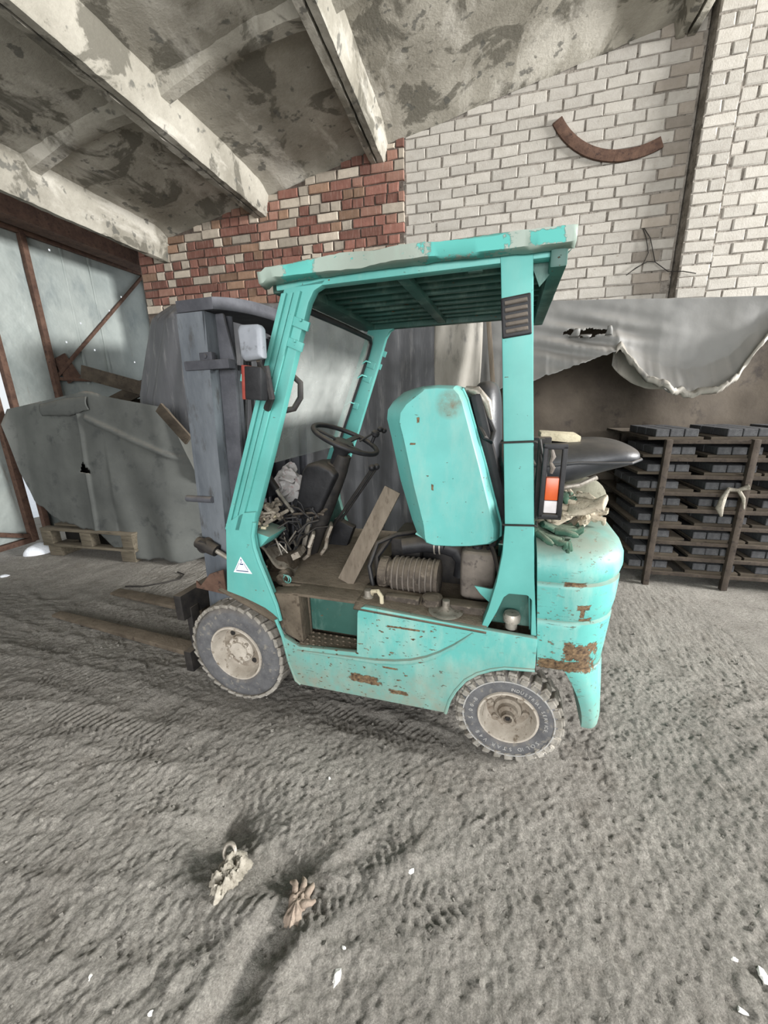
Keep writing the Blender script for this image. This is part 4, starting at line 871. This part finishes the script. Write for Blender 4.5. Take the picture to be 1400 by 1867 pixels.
P_(MB().tube([(.08, .245, 1.30), (-.05, .255, 1.305), (-.15, .255, 1.318), (-.25, .25, 1.318), (-.34, .235, 1.318), (-.395, .15, 1.322), (-.405, 0, 1.322), (-.395, -.15, 1.322)], .006, 8), 'piping', 'vinyl', st_)
P_(MB().lathe([(.10, -.004), (.105, 0), (.10, .004)], (0, 0, 0), 'y', 28), 'seat_pan', 'olive', st_, xf=Matrix.Translation((-.215, .02, 1.115)) @ Matrix.Rotation(.25, 4, 'X'))
P_(MB().tube([(-.02, .15, 1.22), (-.10, .15, 1.19), (-.18, .12, 1.20), (-.25, .1, 1.235)], .012, 8), 'seat_frame', 'steel', st_)
P_(MB().tube([(-.02, -.15, 1.22), (-.10, -.15, 1.19), (-.18, -.12, 1.20)], .012, 8), 'seat_frame', 'steel', st_)
P_(MB().box((-.09, .0, 1.405), (.17, .20, .035), (0, -.08, 0)).jitter(.008, 12), 'seat_foam', 'cream', st_, bevel=.01)
P_(MB().box((.0, .12, 1.38), (.10, .06, .06)).tube([(.05, .2, 1.35), (.02, .24, 1.30), (.03, .25, 1.2), (.06, .2, 1.12)], .014, 8), 'seat_bracket', 'black_metal', st_, bevel=.004)
# --- rear lamp cluster on its black frame
rl = P_(MB().box((.000, .50, 1.283), (.016, .03, .262)).box((-.062, .50, 1.283), (.016, .03, .262)).box((-.031, .50, 1.41), (.078, .03, .02)).box((-.031, .50, 1.157), (.078, .03, .02)).box((-.031, .472, 1.20), (.07, .03, .11)), 'rear_lamp', 'black', bevel=.004)
P_(MB().box((-.031, .49, 1.258), (.044, .03, .082)), 'orange_lens', 'lens_orange', rl, bevel=.003)
P_(MB().box((-.031, .49, 1.192), (.044, .03, .046)), 'clear_lens', 'lens_clear', rl, bevel=.003)
P_(MB().tube([(-.02, .47, 1.40), (-.028, .475, 1.37), (-.022, .475, 1.35), (-.03, .475, 1.33), (-.025, .475, 1.31)], [.007, .010, .006, .010, .006], 8).jitter(.003, 40), 'wire_plug', 'tank', rl)
P_(MB().tube([(.02, .46, 1.43), (-.01, .45, 1.30), (.0, .46, 1.14)], .006, 6).tube([(.015, .47, 1.38), (-.012, .46, 1.26), (.01, .46, 1.13)], .004, 6).box((.01, .42, 1.28), (.02, .06, .3)), 'lamp_bracket', 'black_metal', rl)
# --- engine bay
eb = P_(MB().box((.42, -.12, .73), (.50, .44, .26)).box((.30, -.05, .86), (.28, .30, .12)).box((.60, .02, .80), (.16, .3, .2)), 'engine_block', 'black_metal', bevel=.02)
ac = P_(MB().lathe([(.002, .70), (.07, .70), (.078, .695), (.078, .655), (.066, .65), (.066, .635), (.084, .63), (.084, .425), (.088, .42), (.088, .405), (.07, .40), (.002, .40)], (0, .275, .755), 'x', 36), 'air_cleaner', 'air_filter', smooth=35)
for i in range(8): P_(MB().lathe([(.082, .62-i*.027-.004), (.0905, .62-i*.027-.003), (.0905, .62-i*.027+.003), (.082, .62-i*.027+.004)], (0, .275, .755), 'x', 36, False), 'filter_rib', 'tank', ac)
for k in range(10):
    t = 2*math.pi*k/10; P_(MB().box((.675, .275+.076*math.cos(t), .755+.076*math.sin(t)), (.03, .016, .01), (t-math.pi/2, 0, 0)), 'clip', 'air_filter', ac, bevel=.002)
P_(MB().tube([(.60, .22, .88), (.50, .20, .895), (.40, .19, .89)], .042, 16).tube([(.40, .19, .89), (.34, .18, .87), (.30, .19, .82), (.31, .2, .74)], [.042, .044, .042, .04], 14), 'intake_hose', 'black')
for x in (.44, .415): P_(MB().lathe([(.043, x-.004), (.047, x-.003), (.047, x+.003), (.043, x+.004)], (0, .193, .891), 'x', 20, False), 'hose_clip', 'steel')
P_(MB().lathe([(.05, .66), (.054, .672), (.046, .68), (.05, .69), (.044, .70), (.046, .72), (.002, .73)], (.415, .40, 0), 'z', 24), 'dust_cup', 'air_filter', smooth=40)
P_(MB().lathe([(.002, .685), (.072, .685), (.076, .690), (.070, .694), (.05, .692), (.03, .696), (.016, .71), (.016, .74), (.002, .742)], (.345, .455, 0), 'z', 32), 'tank_flange', 'steel', smooth=40)
P_(MB().box((.55, .42, .695), (.16, .04, .04)), 'filter_bracket', 'air_filter', bevel=.006)
P_(MB().box((.26, .40, .69), (.2, .08, .035), (.1, 0, 0)), 'battery_tray', 'air_filter', bevel=.006)
tk = P_(MB().loft([oval((.228, .25, z), (1, 0, 0), (0, 1, 0), a, b, 16, .45) for z, a, b in ((.675, .062, .05), (.69, .077, .062), (.78, .080, .065), (.88, .080, .065), (.905, .076, .06), (.915, .06, .05))]), 'coolant_tank', 'tank', smooth=40, bevel=.003)
P_(MB().lathe([(.022, .91), (.022, .93), (.002, .932)], (.235, .25, 0), 'z', 16).tube([(.27, .25, .92), (.30, .22, .94), (.32, .15, .92)], .009, 8).tube([(.19, .26, .92), (.16, .28, .95), (.15, .22, .97), (.18, .1, .96)], .008, 8), 'tank_hose', 'black', tk)
for pts, r in (([(.72, .34, .70), (.745, .32, .80), (.72, .26, .90), (.64, .2, .93), (.55, .1, .92)], .012), ([(.70, .30, .70), (.73, .25, .82), (.68, .15, .9)], .016), ([(.12, .35, .80), (.16, .3, .92), (.2, .2, .97), (.3, .1, .95)], .010)): P_(MB().tube(pts, r, 8), 'engine_hose', 'black')
P_(MB().tube([(.70, .42, .70), (.685, .45, .735), (.655, .46, .745), (.635, .47, .725), (.632, .475, .69)], .010, 8), 'fuel_hose', 'cream')
P_(MB().lathe([(.024, .69), (.026, .70), (.018, .705), (.018, .735), (.002, .737)], (.71, .44, 0), 'z', 12), 'hood_catch', 'steel')
# --- driver's place
sw = P_(MB().tube([(.972+.182*math.cos(t)*math.cos(.43), .182*math.sin(t), 1.385+.182*math.cos(t)*math.sin(.43)) for t in [2*math.pi*k/48 for k in range(48)]], .0135, 10, True), 'steering_wheel', 'black', smooth=60)
nrm = Vector((-math.sin(.43), 0, math.cos(.43))); hubc = Vector((.975, 0, 1.385))-nrm*.03
q = nrm.to_track_quat('Z', 'X').to_matrix().to_4x4()
P_(MB().lathe([(.002, .022), (.05, .02), (.062, .006), (.058, -.02), (.04, -.045), (.036, -.12), (.05, -.125)], (0, 0, 0), 'z', 24), 'wheel_hub', 'black', sw, xf=Matrix.Translation(hubc) @ q)
for t in (.5, 2.6, 4.7): P_(MB().bar(hubc+nrm*.008, (.972+.175*math.cos(t)*math.cos(.43), .175*math.sin(t), 1.385+.175*math.cos(t)*math.sin(.43)), .032, .010, nrm), 'spoke', 'black', sw, bevel=.003)
P_(MB().lathe([(.01, .0), (.01, .035), (.022, .045), (.024, .062), (.015, .074), (.002, .076)], (0, 0, 0), 'z', 16), 'spinner_knob', 'black', sw, xf=Matrix.Translation((.865, -.12, 1.355)) @ q)
P_(MB().tube([(.99, 0, 1.30), (1.03, 0, 1.20), (1.10, 0, 1.05), (1.18, 0, .85), (1.24, 0, .70)], [.044, .05, .055, .045, .04], 14), 'steering_column', 'black_metal')
P_(MB().prism([(1.00, 1.20), (1.03, 1.235), (1.10, 1.265), (1.17, 1.26), (1.20, 1.22), (1.27, .98), (1.18, .95), (1.12, .98)], -.10, .10), 'dash_pod', 'black', bevel=.022, seg=3)
P_(MB().tube([(.93, -.10, 1.365), (.86, -.16, 1.41), (.84, -.18, 1.42)], .006, 6).ell((.835, -.185, 1.425), (.018, .018, .016), 12, 8).ell((.82, -.21, 1.415), (.017, .017, .015), 12, 8), 'gear_stalk', 'black')
for dy, dx in ((-.13, 0), (-.17, -.015)):
    l = P_(MB().tube([(1.19+dx, dy-.02, .72), (1.14+dx, dy, .84), (.88+dx, dy, 1.195)], .0085, 8), 'control_lever', 'black_metal')
    P_(MB().ell((.874+dx, dy, 1.21), (.02, .018, .02), 12, 8), 'knob', 'black', l)
P_(MB().box((1.12, -.19, .76), (.14, .06, .2), (0, -.4, 0)), 'lever_boot', 'black', bevel=.01)
hl = P_(MB().tube([(1.24, .16, 1.00), (1.30, .18, 1.10), (1.345, .19, 1.19)], .011, 8), 'parking_brake_lever', 'steel')
P_(MB().tube([(1.315, .183, 1.13), (1.362, .195, 1.215)], .020, 10), 'grip', 'black', hl)
for i, (px, py, pz, s_) in enumerate(((1.165, .115, .835, 1), (1.10, .02, .855, 1.15))):
    pd = P_(MB().box((px, py, pz), (.018, .085*s_, .085*s_), (0, -.42, .45)), 'pedal', 'hub' if i else 'rim', bevel=.006)
    P_(MB().tube([(px+.01, py, pz-.03), (px+.025, py, pz-.10), (px+.06, py, .705)], .011, 8), 'pedal_arm', 'hub', pd)
    if i == 0:
        for k in range(6): P_(MB().box((px-.011-(k-2.5)*.005, py+.003, pz-.03+k*.012), (.006, .074, .004), (0, -.42, .45)), 'pedal_groove', 'hub', pd)
P_(MB().box((1.27, .26, .74), (.14, .10, .09), (0, .3, 0)).lathe([(.035, .33), (.04, .34), (.04, .37), (.03, .375), (.028, .41), (.002, .412)], (1.20, 0, .71), 'y', 20), 'brake_cylinder', 'grime', bevel=.006)
for k in range(3): P_(MB().lathe([(.020, 0), (.023, .002), (.023, .007), (.020, .009)], (1.20, .375, .71), 'y', 14, False), 'hose_band', 'teal', xf=Matrix.Translation((-.022*k, .03*k*.5, .006*k)))
pf = MB()
for a, b_, r in (((1.33, .28, .92), (1.21, .25, .76), .005), ((1.30, .28, .92), (1.25, .27, .74), .005), ((1.26, .24, .95), (1.24, .26, .74), .004), ((1.22, .18, .90), (1.30, .30, .75), .005), ((1.19, .05, .98), (1.23, .09, .78), .014), ((1.15, .0, .96), (1.22, .05, .74), .012)): pf.tube([a, b_], r, 6)
P_(pf, 'linkage_rods', 'steel')['kind'] = 'stuff'
P_(MB().grid(10, 10, lambda u, v: (1.35-.19*u+.03*v, .36-.16*v, .70+.16*(1-u)+.02*math.sin(u*9+v*3))).box((1.24, .22, .765), (.14, .1, .03), (0, .45, .2)), 'pedal_bracket', 'hub', solid=.006)
P_(MB().prism([(1.36, 1.0), (1.20, .96), (1.26, .90), (1.37, .90)], .30, .46), 'cowl_tray', 'teal', bevel=.006)
lp = MB(); rr_ = random.Random(3)
for k in range(60):
    x, y, z = 1.29+rr_.uniform(-.09, .075), .36+rr_.uniform(-.09, .08), 1.0+rr_.uniform(0, .10)
    d = Vector((rr_.uniform(-1, 1), rr_.uniform(-1, 1), rr_.uniform(-.5, .5))).normalized()*rr_.uniform(.012, .035)
    lp.tube([Vector((x, y, z))-d, Vector((x, y, z))+d], rr_.uniform(.005, .013), 6)
P_(lp, 'loose_parts', 'hub')['kind'] = 'stuff'
lp = MB()
for k in range(45):
    x, y, z = 1.26+rr_.uniform(-.12, .10), .22+rr_.uniform(-.16, .12), .93+rr_.uniform(-.09, .10)
    d = Vector((rr_.uniform(-1, 1), rr_.uniform(-1, 1), rr_.uniform(-.9, .9))).normalized()*rr_.uniform(.03, .08)
    q1 = Vector((x, y, z)); lp.tube([q1-d, q1+Vector((0, 0, .02)), q1+d], rr_.uniform(.003, .008), 6)
P_(lp, 'wiring', 'black')['kind'] = 'stuff'
lp = MB()
for k in range(16):
    x, y, z = 1.31+rr_.uniform(-.08, .05), .39+rr_.uniform(-.07, .05), 1.03+rr_.uniform(-.06, .07)
    d = Vector((rr_.uniform(-1, 1), rr_.uniform(-1, 1), rr_.uniform(-.5, .5))).normalized()*rr_.uniform(.010, .022); lp.tube([Vector((x, y, z))-d, Vector((x, y, z))+d], rr_.uniform(.007, .012), 8)
P_(lp, 'fuses', 'cream')['kind'] = 'stuff'
P_(MB().tube([(1.2, -.05, .93), (1.16, .06, .95), (1.10, .06, .99), (1.08, -.02, 1.01), (1.12, -.06, .97), (1.2, -.05, .93)], .009, 8).tube([(1.22, .2, 1.0), (1.16, .1, .985), (1.1, .07, .97)], .007, 8), 'cord_tie', 'air_filter')

# ------------------------------------------------------------------ things lying on or leaning against the forklift
tag(MB().bar((.655, .19, 1.16), (.87, .33, .705), .085, .025, (0, 1, 0)).build('prop_stick', 'wood', xf=FM, bevel=.003, top=True), 'weathered wooden slat propping up the tipped hood', 'slat')
bg_ = MB().ell((1.36, -.02, 1.13), (.075, .07, .10), 24, 18)
for i, p in enumerate(bg_.v): q_ = noise.noise_vector(Vector(p)*24); bg_.v[i] = (p[0]+q_[0]*.05, p[1]+q_[1]*.05, p[2]+q_[2]*.05)
tag(bg_.build('plastic_bag', 'plastic_bag', xf=FM, top=True, smooth=30), 'crumpled pale plastic bag behind the dashboard pod', 'bag')
def glove_mesh(seed, curl):
    r = random.Random(seed); b = MB()
    b.loft([oval((x, 0, .018+.004*math.sin(x*60)), (0, 1, 0), (0, 0, 1), a, h, 12, .8) for x, a, h in ((-.085, .036, .012), (-.08, .040, .016), (-.045, .034, .015), (-.01, .044, .018), (.035, .047, .018), (.05, .044, .012))])
    for k in range(4):
        y = -.034+k*.0225; L = (.06, .075, .07, .055)[k]*r.uniform(.9, 1.1); c = curl*r.uniform(.6, 1.3); s = r.uniform(-.25, .25)
        pts = [(.03, y, .018)]; a = 0; p = [.03, y, .018]
        for j in range(4): a += c/4; p = [p[0]+L/3*math.cos(a), p[1]+L/3*s*.5, max(.008, p[2]+L/3*math.sin(a)*(.9 if j < 2 else -.6))]; pts.append(tuple(p))
        b.tube(pts, [.012, .0125, .0115, .0105, .006], 8)
    b.tube([(-.03, -.03, .018), (-.005, -.058, .022), (.022, -.068, .020), (.036, -.066, .018)], [.013, .0125, .011, .006], 8)
    return b.jitter(.004, 30)
GL = [((-.035, .445, 1.045), (-.1, .45, 2.75), 'glove_green', .9, 'dark green work glove nearest the rear pillar on the counterweight', None),
      ((-.085, .40, 1.06), (.0, .25, 3.5), 'glove_green', 1.2, 'green work glove with fingers towards the counterweight corner', None)]
for k in range(9):
    GL.append(((-.05-.125*((k*5) % 7)/6-.02, .34-.20*((k*3) % 8)/7, 1.068+.020*(k // 2)), (.7*math.sin(k*2.1), .6*math.cos(k*1.7), k*2.3), 'glove_green' if k in (2, 6) else 'glove_beige', 1.5, None, k))
gm = {}
for loc, rot, mat, curl, lab, k in GL:
    me = glove_mesh(len(gm), curl*1.6).jitter(.012, 17).mesh('work_glove', 60); me.materials.append(M[mat]); gm[len(gm)] = me
    o = bpy.data.objects.new('work_glove', me); COL.objects.link(o)
    o.matrix_world = FM @ Matrix.Translation(loc) @ Matrix.Rotation(rot[2], 4, 'Z') @ Matrix.Rotation(rot[1], 4, 'Y') @ Matrix.Rotation(rot[0], 4, 'X')
    if lab: tag(o, lab, 'glove')
    elif mat == 'glove_green': tag(o, 'crumpled green glove tangled among the beige gloves on the counterweight', 'glove', 'green gloves in the heap on the counterweight')
    else: tag(o, 'crumpled dirty beige cotton glove in the heap on the counterweight', 'glove', 'beige gloves heaped on the counterweight')

# ------------------------------------------------------------------ on the ground
z0 = gz(-.81, .84)
tag(MB().tube([(-.812+.021*math.cos(t), .845+.014*math.sin(t), z0+.040+.021*math.sin(t)) for t in [2*math.pi*k/32 for k in range(32)]], .0075, 10, True).build('metal_ring', 'steel', top=True, smooth=60), 'small metal ring standing on the frayed rag in the dirt', 'ring')
def ragf(u, v):
    a, q = 2*math.pi*u, v
    r_ = .078*q*(1+.35*fbm(math.cos(a), math.sin(a), 3, 1.6))
    x, y = -.788+r_*math.cos(a)*.85, .785+r_*math.sin(a)*1.15
    h = .045*(1-q**2)*(1+.9*fbm(x, y, 1, 26, 3))+.010*math.sin(a*9+3*fbm(x, y, 2, 20))*q*(1-q*.6)+.012*abs(fbm(x, y, 5, 60, 2))
    return (x, y, z0+.004+h-.02*q**4)
rg = MB().grid(90, 26, ragf)
tag(rg.build('rag', 'rag', top=True, smooth=60), 'frayed grey rag half buried in the dirt under the ring', 'rag')
zg = gz(-.522, .785)
def crumple(u, v):
    a, q = 2*math.pi*u, v; r_ = .050*q*(1+.4*fbm(math.cos(a), math.sin(a), 8, 1.4)); x, y = -.520+r_*math.cos(a)*.8, .775+r_*math.sin(a)*1.35
    return (x, y, zg+.006+.020*(1-q**2)*(1+.9*fbm(x, y, 6, 22, 3))+.006*math.sin(a*7)*q-.016*q**4)
gb = MB().grid(60, 18, crumple)
for k, (dx, dy, ax) in enumerate(((-.018, .028, 1.9), (.002, .034, 1.4), (.020, .028, .9), (.018, .004, .0))):
    p = [(-.520+dx, .775+dy, zg+.010)]
    for j in range(3): p.append((p[-1][0]+.015*math.cos(ax), p[-1][1]+.015*math.sin(ax), zg+.022-.007*j)); ax += .5
    gb.tube(p, [.012, .011, .009, .005], 8)
tag(gb.jitter(.003, 40).build('work_glove', 'glove_brown', top=True, smooth=60), 'brown leather glove trodden into the dirt right of the rag', 'glove')
def scrap(x, y, s, lab, seed, mat='paper'):
    r = random.Random(seed); b = MB().loft([[(s*q*math.cos(t)*r.uniform(.5, 1.2), s*.6*q*math.sin(t)*r.uniform(.6, 1.2), z) for t in [2*math.pi*k/7 for k in range(7)]] for z, q in ((0, .8), (s*.18, 1), (s*.35, .6))])
    o = b.build('scrap', mat, smooth=0); o.location = (x, y, gz(x, y)-.001); o.rotation_euler = (0, 0, seed*1.3); return tag(o, lab, 'scrap')
scrap(-.335, .652, .024, 'largest white foam scrap, in the dirt below the brown glove', 1)
scrap(-.335, .71, .009, 'white crumb just behind the largest foam scrap', 2)
scrap(-.175, .955, .016, 'white scrap in the dirt in front of the forklift body', 3)
scrap(-.58, 1.215, .010, 'white crumb in the dirt between front wheel and rag', 4)
scrap(.775, .955, .012, 'white crumb at the right edge, the farther of two', 5)
scrap(.83, .935, .022, 'white scrap lying at the extreme right edge of the dirt', 6)
scrap(.735, .845, .014, 'white crumb at the right edge, the nearer of two', 7)
scrap(-.80, .47, .012, 'white crumb in the dirt below the frayed rag', 8)
scrap(-1.03, .49, .010, 'pale crumb in the dirt left of the frayed rag', 9)
scrap(-4.55, 2.55, .05, 'white lump on the floor in front of the gate', 10, 'snow')
cb = [(-2.88, 2.97), (-2.78, 2.94), (-2.74, 2.84), (-2.80, 2.72), (-2.95, 2.62), (-3.10, 2.58)]
tag(MB().tube([(x, y, gz(x, y)+.012) for x, y in cb], .007, 6).build('cable', 'cable', top=True, smooth=60), 'thin black cable curled on the dirt beyond the forks', 'cable')
stones = MB()
for k in range(900):
    r = RNG.rand(5); x, y = -2.6+4.3*r[0], .32+2.4*r[1]**1.2; s = .0025+.006*r[2]**3
    q = MB().box((0, 0, 0), (s*2, s*1.6, s*1.4), (r[3]*6, r[4]*6, r[0]*9), (.6, .7)); zz = gz(x, y)
    stones.add([(p[0]+x, p[1]+y, p[2]+zz+s*.3) for p in q.v], q.f)
tag(stones.build('gravel', 'ground', smooth=0), 'small stones strewn over the dirt floor', 'gravel', kind='stuff')
